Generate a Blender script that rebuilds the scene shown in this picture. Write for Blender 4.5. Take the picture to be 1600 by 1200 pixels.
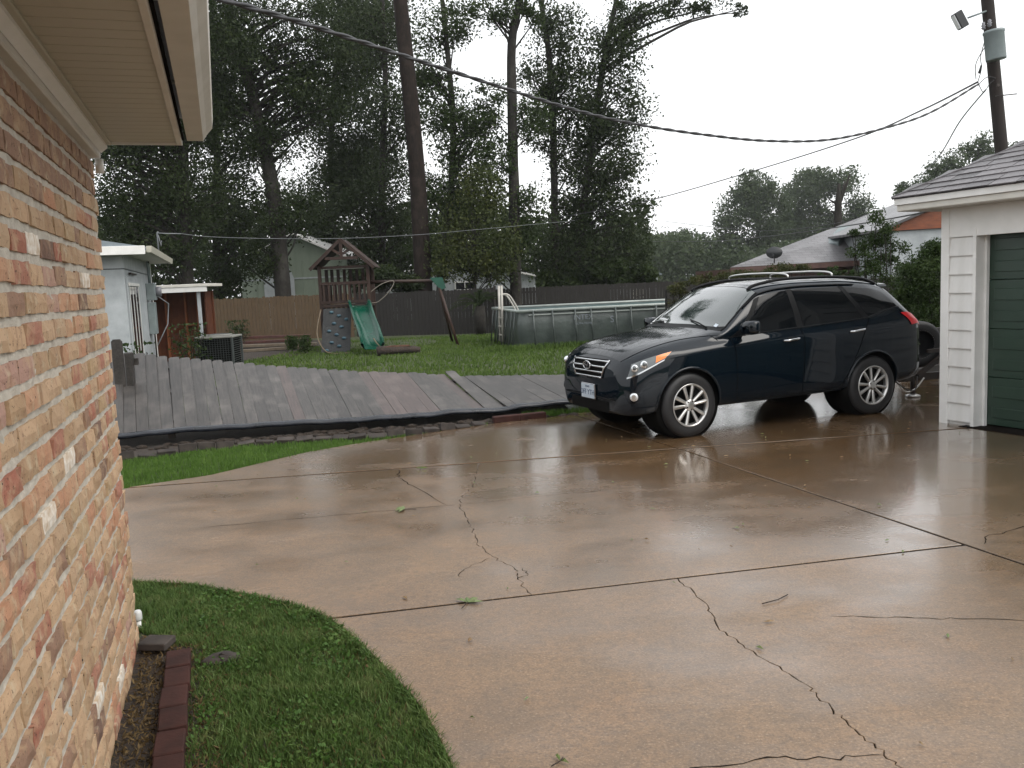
import bpy, bmesh, math, random
import numpy as np
from mathutils import Vector, Matrix

for _o in list(bpy.data.objects): bpy.data.objects.remove(_o)
SC = bpy.context.scene
COL = SC.collection

# ------------------------------------------------------------------ camera
cam_d = bpy.data.cameras.new('camera')
cam = bpy.data.objects.new('camera', cam_d); COL.objects.link(cam)
PITCH, ROLL, EYE = 0.11387, -0.04364, 1.81
_r0 = Vector((1, 0, 0)); _u0 = Vector((0, math.sin(PITCH), math.cos(PITCH)))
_f = Vector((0, math.cos(PITCH), -math.sin(PITCH)))
_r = math.cos(ROLL) * _r0 + math.sin(ROLL) * _u0
_u = -math.sin(ROLL) * _r0 + math.cos(ROLL) * _u0
cam.matrix_world = Matrix(((_r.x, _u.x, -_f.x, 0), (_r.y, _u.y, -_f.y, 0), (_r.z, _u.z, -_f.z, EYE), (0, 0, 0, 1)))
cam_d.sensor_width = 36; cam_d.lens = 30.68; cam_d.clip_end = 2000; cam_d.clip_start = 0.05
SC.camera = cam

# ------------------------------------------------------------------ sky, sun, exposure
SUN_EL, SUN_AZ = math.radians(48), math.radians(125)      # azimuth from +Y towards +X: from the right, behind the camera
world = bpy.data.worlds.new('World'); SC.world = world; world.use_nodes = True
nt = world.node_tree; nt.nodes.clear()
wo = nt.nodes.new('ShaderNodeOutputWorld')
sky = nt.nodes.new('ShaderNodeTexSky'); sky.sky_type = 'NISHITA'; sky.sun_disc = False
sky.sun_elevation = SUN_EL; sky.sun_rotation = SUN_AZ; sky.dust_density = 6; sky.air_density = 2
bg1 = nt.nodes.new('ShaderNodeBackground'); bg1.inputs['Strength'].default_value = 0.05
hs = nt.nodes.new('ShaderNodeHueSaturation'); hs.inputs['Saturation'].default_value = 0.35
nt.links.new(sky.outputs[0], hs.inputs['Color']); nt.links.new(hs.outputs[0], bg1.inputs['Color'])
bg2 = nt.nodes.new('ShaderNodeBackground')               # the even cloud layer of a rainy day
bg2.inputs['Color'].default_value = (0.965, 0.98, 1.0, 1); bg2.inputs['Strength'].default_value = 0.98
ad = nt.nodes.new('ShaderNodeAddShader')
nt.links.new(bg1.outputs[0], ad.inputs[0]); nt.links.new(bg2.outputs[0], ad.inputs[1])
nt.links.new(ad.outputs[0], wo.inputs['Surface'])
sl = bpy.data.lights.new('sun', 'SUN'); sl.energy = 0.9; sl.angle = math.radians(35); sl.color = (1, 0.96, 0.9)
sun = bpy.data.objects.new('sun', sl); COL.objects.link(sun)
_sd = Vector((math.sin(SUN_AZ) * math.cos(SUN_EL), math.cos(SUN_AZ) * math.cos(SUN_EL), math.sin(SUN_EL)))
sun.rotation_euler = (-_sd).to_track_quat('-Z', 'Y').to_euler()
SC.view_settings.view_transform = 'Standard'; SC.view_settings.look = 'None'
SC.view_settings.exposure = 0.40; SC.view_settings.gamma = 1.0; SC.view_settings.use_curve_mapping = False
SC.render.engine = 'CYCLES'
SC.cycles.use_denoising = True
SC.cycles.max_bounces = 6; SC.cycles.diffuse_bounces = 3; SC.cycles.glossy_bounces = 3
SC.cycles.transmission_bounces = 4; SC.cycles.transparent_max_bounces = 6; SC.cycles.volume_bounces = 0
SC.cycles.use_adaptive_sampling = True; SC.cycles.adaptive_threshold = 0.02
SC.cycles.sample_clamp_indirect = 4.0

# ------------------------------------------------------------------ materials
MATS = {}
class NT:
    def __init__(s, name):
        s.m = bpy.data.materials.new(name); s.m.use_nodes = True; MATS[name] = s.m
        s.t = s.m.node_tree; s.b = s.t.nodes['Principled BSDF']
    def n(s, t, **k):
        x = s.t.nodes.new('ShaderNode' + t)
        for a, v in k.items():
            if a.startswith('i_'):
                x.inputs[a[2:].replace('_', ' ')].default_value = v
            else: setattr(x, a, v)
        return x
    def l(s, a, b): s.t.links.new(a, b)
    def coord(s, kind='Object', scale=(1, 1, 1), rnd=0):
        if kind == 'pos': src = s.n('NewGeometry').outputs['Position']
        else: src = s.n('TexCoord').outputs[kind]
        if rnd:
            oi = s.n('ObjectInfo'); c = s.n('CombineXYZ')
            mu = s.n('Math', operation='MULTIPLY'); mu.inputs[1].default_value = rnd
            s.l(oi.outputs['Random'], mu.inputs[0])
            for i in range(3): s.l(mu.outputs[0], c.inputs[i])
            va = s.n('VectorMath', operation='ADD'); s.l(src, va.inputs[0]); s.l(c.outputs[0], va.inputs[1]); src = va.outputs[0]
        mp = s.n('Mapping'); mp.inputs['Scale'].default_value = scale; s.l(src, mp.inputs['Vector'])
        return mp.outputs[0]
    def noise(s, vec, scale, detail=3, rough=.55):
        x = s.n('TexNoise'); x.inputs['Scale'].default_value = scale; x.inputs['Detail'].default_value = detail
        x.inputs['Roughness'].default_value = rough; s.l(vec, x.inputs['Vector']); return x.outputs['Fac']
    def ramp(s, fac, stops, const=False):
        x = s.n('ValToRGB'); cr = x.color_ramp
        if const: cr.interpolation = 'CONSTANT'
        while len(cr.elements) < len(stops): cr.elements.new(.5)
        for e, (p, c) in zip(cr.elements, stops):
            e.position = p; e.color = (*c, 1) if not isinstance(c, float) else (c, c, c, 1)
        s.l(fac, x.inputs['Fac']); return x.outputs['Color']
    def mix(s, fac, a, b, mode='MIX'):
        x = s.n('Mix', data_type='RGBA', blend_type=mode)
        for v, i in ((fac, 0), (a, 6), (b, 7)):
            if isinstance(v, (int, float)): x.inputs[i].default_value = v if i == 0 else (v, v, v, 1)
            elif isinstance(v, tuple): x.inputs[i].default_value = (*v, 1)
            else: s.l(v, x.inputs[i])
        return x.outputs[2]
    def bump(s, h, strength=.3, dist=.01, normal=None):
        x = s.n('Bump'); x.inputs['Strength'].default_value = strength; x.inputs['Distance'].default_value = dist
        s.l(h, x.inputs['Height'])
        if normal: s.l(normal, x.inputs['Normal'])
        return x.outputs[0]
    def set(s, col=None, rough=None, metal=None, spec=None, normal=None, **k):
        for v, nm in ((col, 'Base Color'), (rough, 'Roughness'), (metal, 'Metallic'), (spec, 'Specular IOR Level'), (normal, 'Normal')):
            if v is None: continue
            if isinstance(v, tuple): s.b.inputs[nm].default_value = (*v, 1)
            elif isinstance(v, (int, float)): s.b.inputs[nm].default_value = v
            else: s.l(v, s.b.inputs[nm])
        for nm, v in k.items():
            nm = nm.replace('_', ' ')
            if isinstance(v, (int, float)): s.b.inputs[nm].default_value = v
            else: s.l(v, s.b.inputs[nm])
        return s.m

def simple(name, c1, c2=None, scale=4, rough=.6, metal=0, spec=.5, bump=0, bscale=40, bdist=.004, stretch=(1, 1, 1), kind='Object', rnd=0, rvar=0, detail=4, rough2=None):
    t = NT(name); c2 = c2 or tuple(min(1, x * .7) for x in c1)
    v = t.coord(kind, stretch, rnd * 37 if rnd else 0)
    f = t.noise(v, scale, detail)
    col = t.ramp(f, [(.33, c1), (.67, c2)])
    if rvar:
        oi = t.n('ObjectInfo'); k = t.ramp(oi.outputs['Random'], [(0, 1 - rvar), (1, 1 + rvar * .6)])
        col = t.mix(1, col, k, 'MULTIPLY')
    nrm = t.bump(t.noise(v, bscale, 3), bump, bdist) if bump else None
    r = t.ramp(f, [(.3, float(rough)), (.7, float(rough2))]) if rough2 is not None else rough
    return t.set(col, r, metal, spec, nrm)

# reclaimed brick: every brick its own tone, with streaks, pits and paint splashes
def m_brick():
    t = NT('reclaimed_brick'); v = t.coord('Object', (1, 1, 1), 61)
    oi = t.n('ObjectInfo')
    base = t.ramp(oi.outputs['Random'], [(0, (0.444, 0.301, 0.186)), (.10, (0.423, 0.225, 0.135)), (.20, (0.366, 0.243, 0.144)), (.30, (0.482, 0.326, 0.202)), (.40, (0.347, 0.159, 0.109)),
        (.48, (0.423, 0.293, 0.186)), (.56, (0.260, 0.159, 0.109)), (.63, (0.452, 0.259, 0.160)), (.72, (0.404, 0.285, 0.168)), (.80, (0.318, 0.125, 0.085)), (.86, (0.164, 0.100, 0.075)), (.90, (0.463, 0.318, 0.202)), (.965, (0.385, 0.235, 0.186))], True)
    n1 = t.noise(v, 9, 4); n2 = t.noise(t.coord('Object', (26, 22, 3), 91), 1.0, 4)
    c = t.mix(t.ramp(n1, [(.48, 0.), (.66, .7)]), base, (.45, .31, .19))
    c = t.mix(t.ramp(n2, [(.54, 0.), (.66, .6)]), c, (.30, .17, .11))
    c = t.mix(t.ramp(t.noise(v, 14, 5), [(.56, 0.), (.70, .7)]), c, (.48, .40, .28))
    pit = t.ramp(t.noise(v, 75, 3, .7), [(.63, 0.), (.69, 1.)])
    c = t.mix(pit, c, (.06, .045, .035))
    h = t.mix(.5, t.noise(v, 45, 5, .7), pit, 'SUBTRACT')
    return t.set(c, .78, 0, .3, t.bump(h, .9, .006))
m_brick()
simple('white_splashed_brick', (.74, .71, .65), (.48, .36, .24), 26, .8, bump=.7, bscale=50, rnd=1)
simple('mortar', (.50, .465, .40), (.37, .34, .29), 18, .95, spec=.2, bump=1, bscale=55, bdist=.008)

def m_concrete():
    t = NT('wet_concrete'); p = t.coord('pos')
    tone = t.noise(p, .55, 3); mott = t.noise(p, 2.4, 6, .7); fine = t.noise(p, 26, 5, .75); agg = t.noise(p, 85, 3, .7)
    c = t.ramp(tone, [(.36, (.222, .147, .086)), (.5, (.244, .154, .086)), (.64, (.212, .139, .081))])
    c = t.mix(t.ramp(t.noise(p, .8, 5), [(.55, 0.), (.80, .40)]), c, (.26, .135, .070))
    c = t.mix(t.ramp(mott, [(.36, .55), (.58, 0.)]), c, (.135, .100, .070))
    c = t.mix(t.ramp(fine, [(.38, .55), (.56, 0.)]), c, (.105, .075, .052))
    c = t.mix(t.ramp(agg, [(.36, .6), (.50, 0.)]), c, (.08, .056, .038))
    c = t.mix(t.ramp(agg, [(.58, 0.), (.70, .7)]), c, (.37, .29, .21))
    # rain film: it stands where the slab lies low, far and towards the garage
    sep = t.n('SeparateXYZ'); t.l(p, sep.inputs[0])
    m1 = t.n('MapRange'); m1.inputs['From Min'].default_value = 3.4; m1.inputs['From Max'].default_value = 8.8
    a1 = t.n('Math', operation='MULTIPLY_ADD'); a1.inputs[1].default_value = .62; t.l(sep.outputs[0], a1.inputs[0]); t.l(sep.outputs[1], a1.inputs[2])
    t.l(a1.outputs[0], m1.inputs['Value'])
    wn = t.noise(t.coord('pos', (1, 1.6, 1)), .9, 5, .6)
    w0 = t.n('Math', operation='MULTIPLY_ADD'); w0.inputs[1].default_value = .85; w0.inputs[2].default_value = -.08
    t.l(wn, w0.inputs[0])
    w1 = t.n('Math', operation='MULTIPLY_ADD'); w1.inputs[1].default_value = .42; t.l(m1.outputs[0], w1.inputs[0]); t.l(w0.outputs[0], w1.inputs[2])
    wet = t.ramp(w1.outputs[0], [(.34, .10), (.56, .58), (.76, 1.)])
    c = t.mix(wet, c, t.mix(1, c, (.66, .60, .50), 'MULTIPLY'))
    nrm = t.bump(t.mix(.5, fine, agg), .6, .005)
    rough = t.ramp(wet, [(0, .62), (.6, .38), (1, .18)])
    m = t.set(c, rough, 0, .5, nrm)
    cw = t.ramp(wet, [(.1, .16), (.5, .62), (.9, 1.)])
    cr = t.ramp(wet, [(.1, .30), (.6, .17), (1, .07)])
    t.set(Coat_Weight=cw, Coat_Roughness=cr)
    t.b.inputs['Coat IOR'].default_value = 1.5
    t.l(t.bump(t.noise(p, 30, 4), .22, .004), t.b.inputs['Coat Normal'])
    return m
m_concrete()

def m_wood(name, c1, c2, c3, stretch, rough=.55, rvar=.22, spec=.4):
    t = NT(name); v = t.coord('Object', stretch, 53)
    n1 = t.noise(v, 3, 5, .65); n2 = t.noise(t.coord('Object', (1.5, 1.5, 1.5), 29), 1.6, 4)
    c = t.ramp(n1, [(.3, c1), (.68, c2)])
    c = t.mix(t.ramp(n2, [(.5, 0.), (.7, .8)]), c, c3)
    oi = t.n('ObjectInfo'); k = t.ramp(oi.outputs['Random'], [(0, 1 - rvar), (1, 1 + rvar)])
    c = t.mix(1, c, k, 'MULTIPLY')
    return t.set(c, rough, 0, spec, t.bump(n1, .5, .004))
m_wood('weathered_picket', (.054, .047, .042), (.021, .019, .017), (.092, .081, .073), (14, 1.2, 14), .42, .25, .5)
m_wood('stained_picket', (.078, .056, .050), (.040, .031, .028), (.095, .074, .066), (14, 1.2, 14), .42, .2, .5)
m_wood('cedar_board', (.080, .050, .024), (.046, .030, .016), (.07, .048, .026), (10, 10, 1), .7, .3)
m_wood('grey_board', (0.0216, 0.0186, 0.0162), (0.0120, 0.0108, 0.0096), (0.0180, 0.0162, 0.0138), (10, 10, 1), .75, .25)
m_wood('redwood', (0.0341, 0.0149, 0.0088), (0.0187, 0.0083, 0.0055), (0.0385, 0.0193, 0.0110), (6, 6, 1), .6, .25)
m_wood('raw_stud', (0.0975, 0.0285, 0.0112), (0.0600, 0.0180, 0.0075), (0.1125, 0.0375, 0.0150), (8, 8, 1), .7, .15)
m_wood('stud_wood', (.26, .085, .032), (.17, .055, .022), (.24, .09, .04), (8, 8, 1), .7, .15)
m_wood('bark_pine', (0.0248, 0.0171, 0.0135), (0.0099, 0.0077, 0.0063), (0.0338, 0.0248, 0.0203), (5, 5, 1.1), .9, .05, .2)
m_wood('bark_oak', (0.0360, 0.0324, 0.0282), (0.0156, 0.0144, 0.0126), (0.0510, 0.0480, 0.0420), (6, 6, 1.6), .9, .1, .2)

simple('white_siding', (.70, .69, .67), (.60, .59, .565), 2.2, .45, bump=.15, bscale=120, bdist=.001, rvar=.03, stretch=(3, 3, .6))
simple('white_trim', (.74, .73, .71), (.66, .655, .63), 5, .4, bump=.1, bscale=80)
simple('cream_trim', (.60, .58, .53), (.52, .50, .45), 4, .5, bump=.15, bscale=60)
simple('soffit_vinyl', (.43, .415, .345), (.40, .385, .32), 3, .5, bump=.1, bscale=60)
simple('gutter_metal', (.58, .55, .49), (.50, .47, .41), 6, .32, bump=.05, bscale=30)
simple('old_white_paint', (0.3990, 0.4232, 0.4400), (0.2945, 0.3174, 0.3300), 3, .6, bump=.3, bscale=30)
simple('green_door', (.018, .040, .026), (.014, .032, .021), 4, .38, bump=.08, bscale=90)
simple('dark_void', (.008, .0075, .007), (.005, .005, .005), 5, .9, spec=.05)
simple('roof_slate_metal', (.20, .24, .26), (.14, .17, .19), 4, .4)
simple('mint_metal', (.22, .26, .205), (.165, .20, .155), 2, .5, stretch=(1, 1, .3))
simple('soil', (.040, .028, .020), (.020, .015, .011), 14, .95, bump=1, bscale=40, bdist=.02, kind='pos')
simple('lawn_soil', (.048, .060, .022), (.034, .046, .016), 5, .95, bump=1, bscale=35, bdist=.02, kind='pos')
simple('paver_grey', (.060, .050, .044), (.030, .026, .024), 8, .85, spec=.2, bump=.6, bscale=45, rnd=1, rvar=.35)
simple('paver_red', (.050, .021, .017), (.028, .014, .012), 8, .8, spec=.15, bump=.6, bscale=45, rnd=1, rvar=.3)
simple('black_plastic', (.020, .024, .032), (.010, .012, .016), 6, .25, bump=.4, bscale=14, bdist=.01)
simple('rubber', (.012, .012, .013), (.008, .008, .009), 20, .55, bump=.2, bscale=90)
simple('black_steel', (.018, .017, .017), (.035, .022, .016), 8, .45)
simple('chrome', (.55, .56, .57), (.45, .46, .47), 5, .14, 1)
simple('alloy', (.58, .575, .56), (.50, .495, .48), 5, .28, .85)
simple('dark_trim', (.0045, .005, .0058), (.006, .0066, .0075), 6, .5, spec=.12)
simple('red_lens', (.62, .012, .018), (.5, .01, .014), 5, .3, spec=.2)
simple('amber_lens', (.85, .24, .04), (.75, .19, .03), 9, .12)
simple('lamp_lens', (0.1050, 0.1155, 0.1190), (0.1470, 0.1575, 0.1610), 8, .08, .3)
simple('lamp_reflector', (.75, .77, .78), (.6, .62, .63), 8, .12, .8)
simple('plate_white', (.45, .50, .55), (.38, .44, .50), 12, .4)
simple('plate_ink', (.03, .05, .12), (.02, .04, .09), 12, .5)
simple('slide_green', (0.0030, 0.0575, 0.0340), (0.0025, 0.0450, 0.0270), 3, .22, spec=.6)
simple('bracket_green', (0.0072, 0.0720, 0.0450), (0.0060, 0.0540, 0.0360), 3, .4)
simple('stone_grey', (0.0225, 0.0240, 0.0240), (0.0110, 0.0125, 0.0135), 6, .7, bump=.8, bscale=20, bdist=.03)
simple('hold_blue', (.05, .11, .14), (.03, .07, .10), 6, .5)
simple('hose_tan', (0.1500, 0.1100, 0.0650), (0.1100, 0.0800, 0.0450), 6, .5)
simple('rope_pale', (0.2000, 0.1800, 0.1500), (0.1500, 0.1350, 0.1100), 20, .7)
simple('pool_liner', (.062, .076, .070), (.040, .050, .047), 2, .35, bump=.5, bscale=5, bdist=.03)
simple('pool_frame', (.075, .088, .084), (.05, .06, .057), 4, .35, .3)
simple('pool_rail', (.30, .33, .31), (.23, .255, .24), 4, .3)
simple('pool_inside', (.11, .15, .15), (.08, .115, .115), 2, .3)
simple('pool_water', (.05, .10, .10), (.04, .08, .08), 3, .04)
simple('pool_print', (.17, .19, .21), (.11, .125, .15), 30, .5)
simple('ladder_plastic', (.42, .40, .36), (.34, .32, .29), 4, .4)
simple('ac_metal', (0.0510, 0.0600, 0.0600), (0.0360, 0.0420, 0.0420), 6, .4)
simple('ac_top', (0.2250, 0.2250, 0.2063), (0.1650, 0.1650, 0.1500), 6, .45)
simple('transformer_grey', (.21, .25, .25), (.16, .19, .195), 5, .45)
simple('pole_wood', (.024, .017, .014), (.012, .009, .008), 3, .85, stretch=(8, 8, .6), bump=.6, bscale=8)
simple('porcelain', (.20, .20, .22), (.14, .14, .16), 5, .3)
simple('cable_black', (.022, .022, .024), (.012, .012, .013), 30, .5)
simple('cable_grey', (.20, .21, .22), (.14, .15, .16), 30, .5)
simple('lamp_glass', (.75, .77, .78), (.66, .68, .69), 6, .2)
simple('orange_panel', (.22, .062, .022), (.14, .04, .016), 4, .6, stretch=(1, 1, 5))
simple('log_bark', (.050, .034, .026), (.020, .016, .013), 9, .9, bump=1, bscale=20, bdist=.03)
simple('log_wood', (0.1260, 0.0630, 0.0360), (0.0720, 0.0330, 0.0204), 12, .8)
simple('lumber_red', (0.0780, 0.0252, 0.0180), (0.0450, 0.0156, 0.0120), 6, .6)
simple('lumber_pale', (0.1500, 0.1200, 0.0850), (0.1050, 0.0800, 0.0550), 6, .7)
simple('brown_fascia', (.11, .055, .045), (.07, .036, .03), 4, .6)
simple('dish_dark', (.028, .030, .032), (.02, .021, .023), 4, .4)
simple('dry_leaf', (.22, .15, .07), (.13, .075, .035), 20, .7)
simple('green_leaf', (.075, .12, .030), (.12, .15, .05), 20, .5)
simple('straw', (.15, .105, .05), (.06, .04, .02), 30, .85, spec=.1, kind='pos')
simple('sand_white', (.62, .63, .62), (.5, .5, .5), 10, .4)
simple('crack_dirt', (.016, .013, .011), (.009, .008, .007), 40, .95, spec=.02, kind='pos')

def m_shingle(name, a, b, rough):
    t = NT(name); v = t.coord('Object', (1, 1, 1), 43)
    c = t.ramp(t.noise(v, 60, 3, .7), [(.35, a), (.65, b)])
    oi = t.n('ObjectInfo'); k = t.ramp(oi.outputs['Random'], [(0, .5), (1, 1.5)])
    c = t.mix(1, c, k, 'MULTIPLY')
    return t.set(c, rough, 0, .5, t.bump(t.noise(v, 90, 3), .6, .004))
m_shingle('asphalt_shingle', (.115, .105, .108), (.065, .060, .064), .38)
def m_far_shingle():
    t = NT('far_shingle'); v = t.coord('Object')
    br = t.n('TexBrick'); br.inputs['Scale'].default_value = 1; br.inputs['Brick Width'].default_value = .32; br.inputs['Row Height'].default_value = .16
    br.inputs['Mortar Size'].default_value = .012; br.inputs['Color1'].default_value = (.13, .126, .13, 1); br.inputs['Color2'].default_value = (.085, .082, .085, 1)
    br.inputs['Mortar'].default_value = (.05, .048, .05, 1); t.l(v, br.inputs['Vector'])
    c = t.mix(t.ramp(t.noise(v, .9, 4), [(.42, 0.), (.66, .6)]), br.outputs['Color'], (.20, .195, .20))
    return t.set(c, .38, 0, .5, t.bump(br.outputs['Fac'], .6, .015))
m_far_shingle()

def m_leaf(name, a, b, c, trans=.25, scale=.8):
    t = NT(name); p = t.coord('pos')
    col = t.ramp(t.noise(p, scale, 4, .7), [(.30, a), (.52, b), (.72, c)])
    col = t.mix(t.ramp(t.noise(p, 9, 2, .6), [(.35, .0), (.7, .55)]), col, a)
    t.set(col, .55, 0, .18)
    tr = t.n('BsdfTranslucent'); t.l(col, tr.inputs['Color'])
    ms = t.n('MixShader'); ms.inputs[0].default_value = trans
    t.l(t.b.outputs[0], ms.inputs[1]); t.l(tr.outputs[0], ms.inputs[2])
    t.l(ms.outputs[0], t.t.nodes['Material Output'].inputs['Surface'])
m_leaf('leaf_dark', (.016, .026, .009), (.031, .047, .015), (.058, .076, .024), .32, 1.2)
m_leaf('leaf_mid', (.020, .034, .010), (.038, .060, .017), (.065, .088, .026), .3, 1.2)
m_leaf('leaf_yellow', (0.0310, 0.0446, 0.0124), (0.0527, 0.0682, 0.0186), (0.0806, 0.0868, 0.0217))
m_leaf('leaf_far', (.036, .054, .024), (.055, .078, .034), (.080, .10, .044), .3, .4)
m_leaf('leaf_bush', (0.0216, 0.0396, 0.0115), (0.0360, 0.0612, 0.0158), (0.0576, 0.0864, 0.0230), scale=2.5)
m_leaf('leaf_vine', (0.0315, 0.0385, 0.0126), (0.0525, 0.0595, 0.0175), (0.0770, 0.0595, 0.0245), scale=3)
m_leaf('needle_pine', (.020, .034, .014), (.03, .05, .018), (.05, .07, .026))
m_leaf('grass_near', (0.0598, 0.1035, 0.0276), (0.1035, 0.1667, 0.0460), (0.1955, 0.2242, 0.0897), .3, 5)
m_leaf('grass_strip', (0.0607, 0.1148, 0.0216), (0.0945, 0.1755, 0.0324), (0.1350, 0.2160, 0.0459), .3, 3)
m_leaf('grass_yard', (0.0562, 0.0976, 0.0199), (0.0843, 0.1355, 0.0277), (0.1180, 0.1626, 0.0397), .25, .5)
m_leaf('clover', (0.0420, 0.0900, 0.0216), (0.0720, 0.1380, 0.0300), (0.1320, 0.1920, 0.0480), .3, 4)

def m_paint():
    t = NT('car_paint'); v = t.coord('Object')
    c = t.ramp(t.noise(v, 3, 2), [(.3, (.0022, .0054, .0092)), (.7, (.0026, .0062, .0104))])
    t.set(c, .4, 0, .0); t.set(Coat_Weight=.8, Coat_Roughness=.035)
    t.l(t.bump(t.noise(v, 60, 2, .6), .02, .001), t.b.inputs['Coat Normal'])      # rain drops
m_paint()
def m_hood():
    t = NT('wet_hood_paint'); v = t.coord('Object', (1, 2.2, 1))
    t.set((.0024, .005, .008), .3, 0, .0); t.set(Coat_Weight=1.0, Coat_Roughness=.03)
    n = t.noise(v, 4.2, 4, .6); n2 = t.noise(v, 34, 3, .65)
    t.l(t.bump(n, .16, .03, t.bump(n2, .06, .002)), t.b.inputs['Coat Normal'])    # sheets of water running off
m_hood()
def m_glass(name, col, wav=0., spec=.18):
    t = NT(name); t.set(col, .04, 0, spec); t.set(Coat_Weight=1.0 if wav else 0., Coat_Roughness=.02)
    if wav:
        v = t.coord('Object', (1, 1, 1))
        t.l(t.bump(t.noise(v, 9, 3, .6), wav, .03), t.b.inputs['Normal'])
m_glass('tinted_glass', (.004, .005, .006)); m_glass('windshield_glass', (.020, .030, .028), .035, .9); m_glass('window_glass', (.012, .014, .016))
HAZE = 0.0003
# ------------------------------------------------------------------ helpers
RNG = random.Random(7); NP = np.random.default_rng(11)
def link(o, parent=None):
    COL.objects.link(o)
    if parent is not None: o.parent = parent
    return o
def tag(o, label=None, cat=None, group=None, kind=None):
    if label: o['label'] = label
    if cat: o['category'] = cat
    if group: o['group'] = group
    if kind: o['kind'] = kind
    return o
def empty(name, loc=(0, 0, 0), rz=0, label=None, cat=None, group=None, kind=None):
    o = bpy.data.objects.new(name, None); COL.objects.link(o); o.location = loc; o.rotation_euler = (0, 0, rz)
    o.empty_display_size = .1
    return tag(o, label, cat, group, kind)
class MB:
    """collects simple shapes for one mesh"""
    def __init__(s): s.v = []; s.f = []; s.sm = []
    def add(s, vs, fs, smooth=False):
        b = len(s.v); s.v += [tuple(x) for x in vs]; s.f += [tuple(i + b for i in f) for f in fs]; s.sm += [smooth] * len(fs); return s
    def box(s, lo, hi, c=.0):
        x0, y0, z0 = lo; x1, y1, z1 = hi
        if c <= 0:
            v = [(x0, y0, z0), (x1, y0, z0), (x1, y1, z0), (x0, y1, z0), (x0, y0, z1), (x1, y0, z1), (x1, y1, z1), (x0, y1, z1)]
            return s.add(v, [(0, 3, 2, 1), (4, 5, 6, 7), (0, 1, 5, 4), (1, 2, 6, 5), (2, 3, 7, 6), (3, 0, 4, 7)])
        bm = bmesh.new(); bmesh.ops.create_cube(bm, size=1)
        for w in bm.verts: w.co = Vector(((x0 + x1) / 2 + w.co.x * (x1 - x0), (y0 + y1) / 2 + w.co.y * (y1 - y0), (z0 + z1) / 2 + w.co.z * (z1 - z0)))
        bmesh.ops.bevel(bm, geom=bm.edges[:], offset=c, segments=1, affect='EDGES')
        bm.verts.index_update(); s.add([w.co for w in bm.verts], [[q.index for q in f.verts] for f in bm.faces]); bm.free(); return s
    def beam(s, a, b, w, h, up=(0, 0, 1), c=0.):
        """rectangular bar from a to b, w across, h along up"""
        a = Vector(a); b = Vector(b); d = (b - a); L = d.length; d.normalize(); u = Vector(up); sd = d.cross(u)
        if sd.length < 1e-4: sd = d.cross(Vector((1, 0, 0)))
        sd.normalize(); u = sd.cross(d)
        m = MB().box((-w / 2, 0, -h / 2), (w / 2, L, h / 2), c)
        return s.add([a + sd * v[0] + d * v[1] + u * v[2] for v in m.v], m.f)
    def tube(s, pts, r, n=8, cap=True, smooth=True):
        pts = [Vector(p) for p in pts]; rs = r if isinstance(r, (list, tuple)) else [r] * len(pts)
        vs = []; fs = []; ref = Vector((.31, .17, .93)); prev = None
        for i, p in enumerate(pts):
            d = (pts[min(i + 1, len(pts) - 1)] - pts[max(i - 1, 0)])
            if d.length < 1e-9: d = Vector((0, 0, 1))
            d.normalize()
            if prev is None:
                x = d.cross(ref)
                if x.length < .1: x = d.cross(Vector((1, 0, 0)))
            else: x = prev - d * prev.dot(d)
            x.normalize(); prev = x; y = d.cross(x)
            for k in range(n):
                a = 2 * math.pi * k / n; vs.append(p + (x * math.cos(a) + y * math.sin(a)) * rs[i])
        for i in range(len(pts) - 1):
            for k in range(n): fs.append((i * n + k, i * n + (k + 1) % n, (i + 1) * n + (k + 1) % n, (i + 1) * n + k))
        if cap: fs += [tuple(range(n))[::-1], tuple(range((len(pts) - 1) * n, len(pts) * n))]
        return s.add(vs, fs, smooth)
    def lathe(s, prof, n=24, axis='z', o=(0, 0, 0), smooth=True, cap=True):
        """prof: (radius, height) pairs"""
        vs = []; fs = []
        for r, h in prof:
            for k in range(n):
                a = 2 * math.pi * k / n; c, q = r * math.cos(a), r * math.sin(a)
                p = {'z': (c, q, h), 'y': (c, h, q), 'x': (h, c, q)}[axis]; vs.append((p[0] + o[0], p[1] + o[1], p[2] + o[2]))
        for i in range(len(prof) - 1):
            for k in range(n): fs.append((i * n + k, i * n + (k + 1) % n, (i + 1) * n + (k + 1) % n, (i + 1) * n + k))
        if cap: fs += [tuple(range(n))[::-1], tuple(range((len(prof) - 1) * n, len(prof) * n))]
        return s.add(vs, fs, smooth)
    def prism(s, poly, a, b, axis='y'):
        """polygon in the two other axes, extruded from a to b"""
        mk = {'y': lambda p, t: (p[0], t, p[1]), 'x': lambda p, t: (t, p[0], p[1]), 'z': lambda p, t: (p[0], p[1], t)}[axis]
        n = len(poly); vs = [mk(p, a) for p in poly] + [mk(p, b) for p in poly]
        return s.add(vs, [tuple(range(n))[::-1], tuple(range(n, 2 * n))] + [(i, (i + 1) % n, n + (i + 1) % n, n + i) for i in range(n)])
    def grid(s, rows, smooth=True):
        """rows of points -> quad sheet"""
        n = len(rows[0]); vs = [p for r in rows for p in r]
        return s.add(vs, [(i * n + k, i * n + k + 1, (i + 1) * n + k + 1, (i + 1) * n + k) for i in range(len(rows) - 1) for k in range(n - 1)], smooth)
    def ball(s, c, r, n=10, sq=(1, 1, 1)):
        rows = []
        for i in range(n // 2 + 1):
            t = math.pi * i / (n // 2)
            rows.append([(c[0] + sq[0] * r * math.sin(t) * math.cos(2 * math.pi * k / n), c[1] + sq[1] * r * math.sin(t) * math.sin(2 * math.pi * k / n), c[2] + sq[2] * r * math.cos(t)) for k in range(n + 1)])
        return s.grid(rows)
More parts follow.
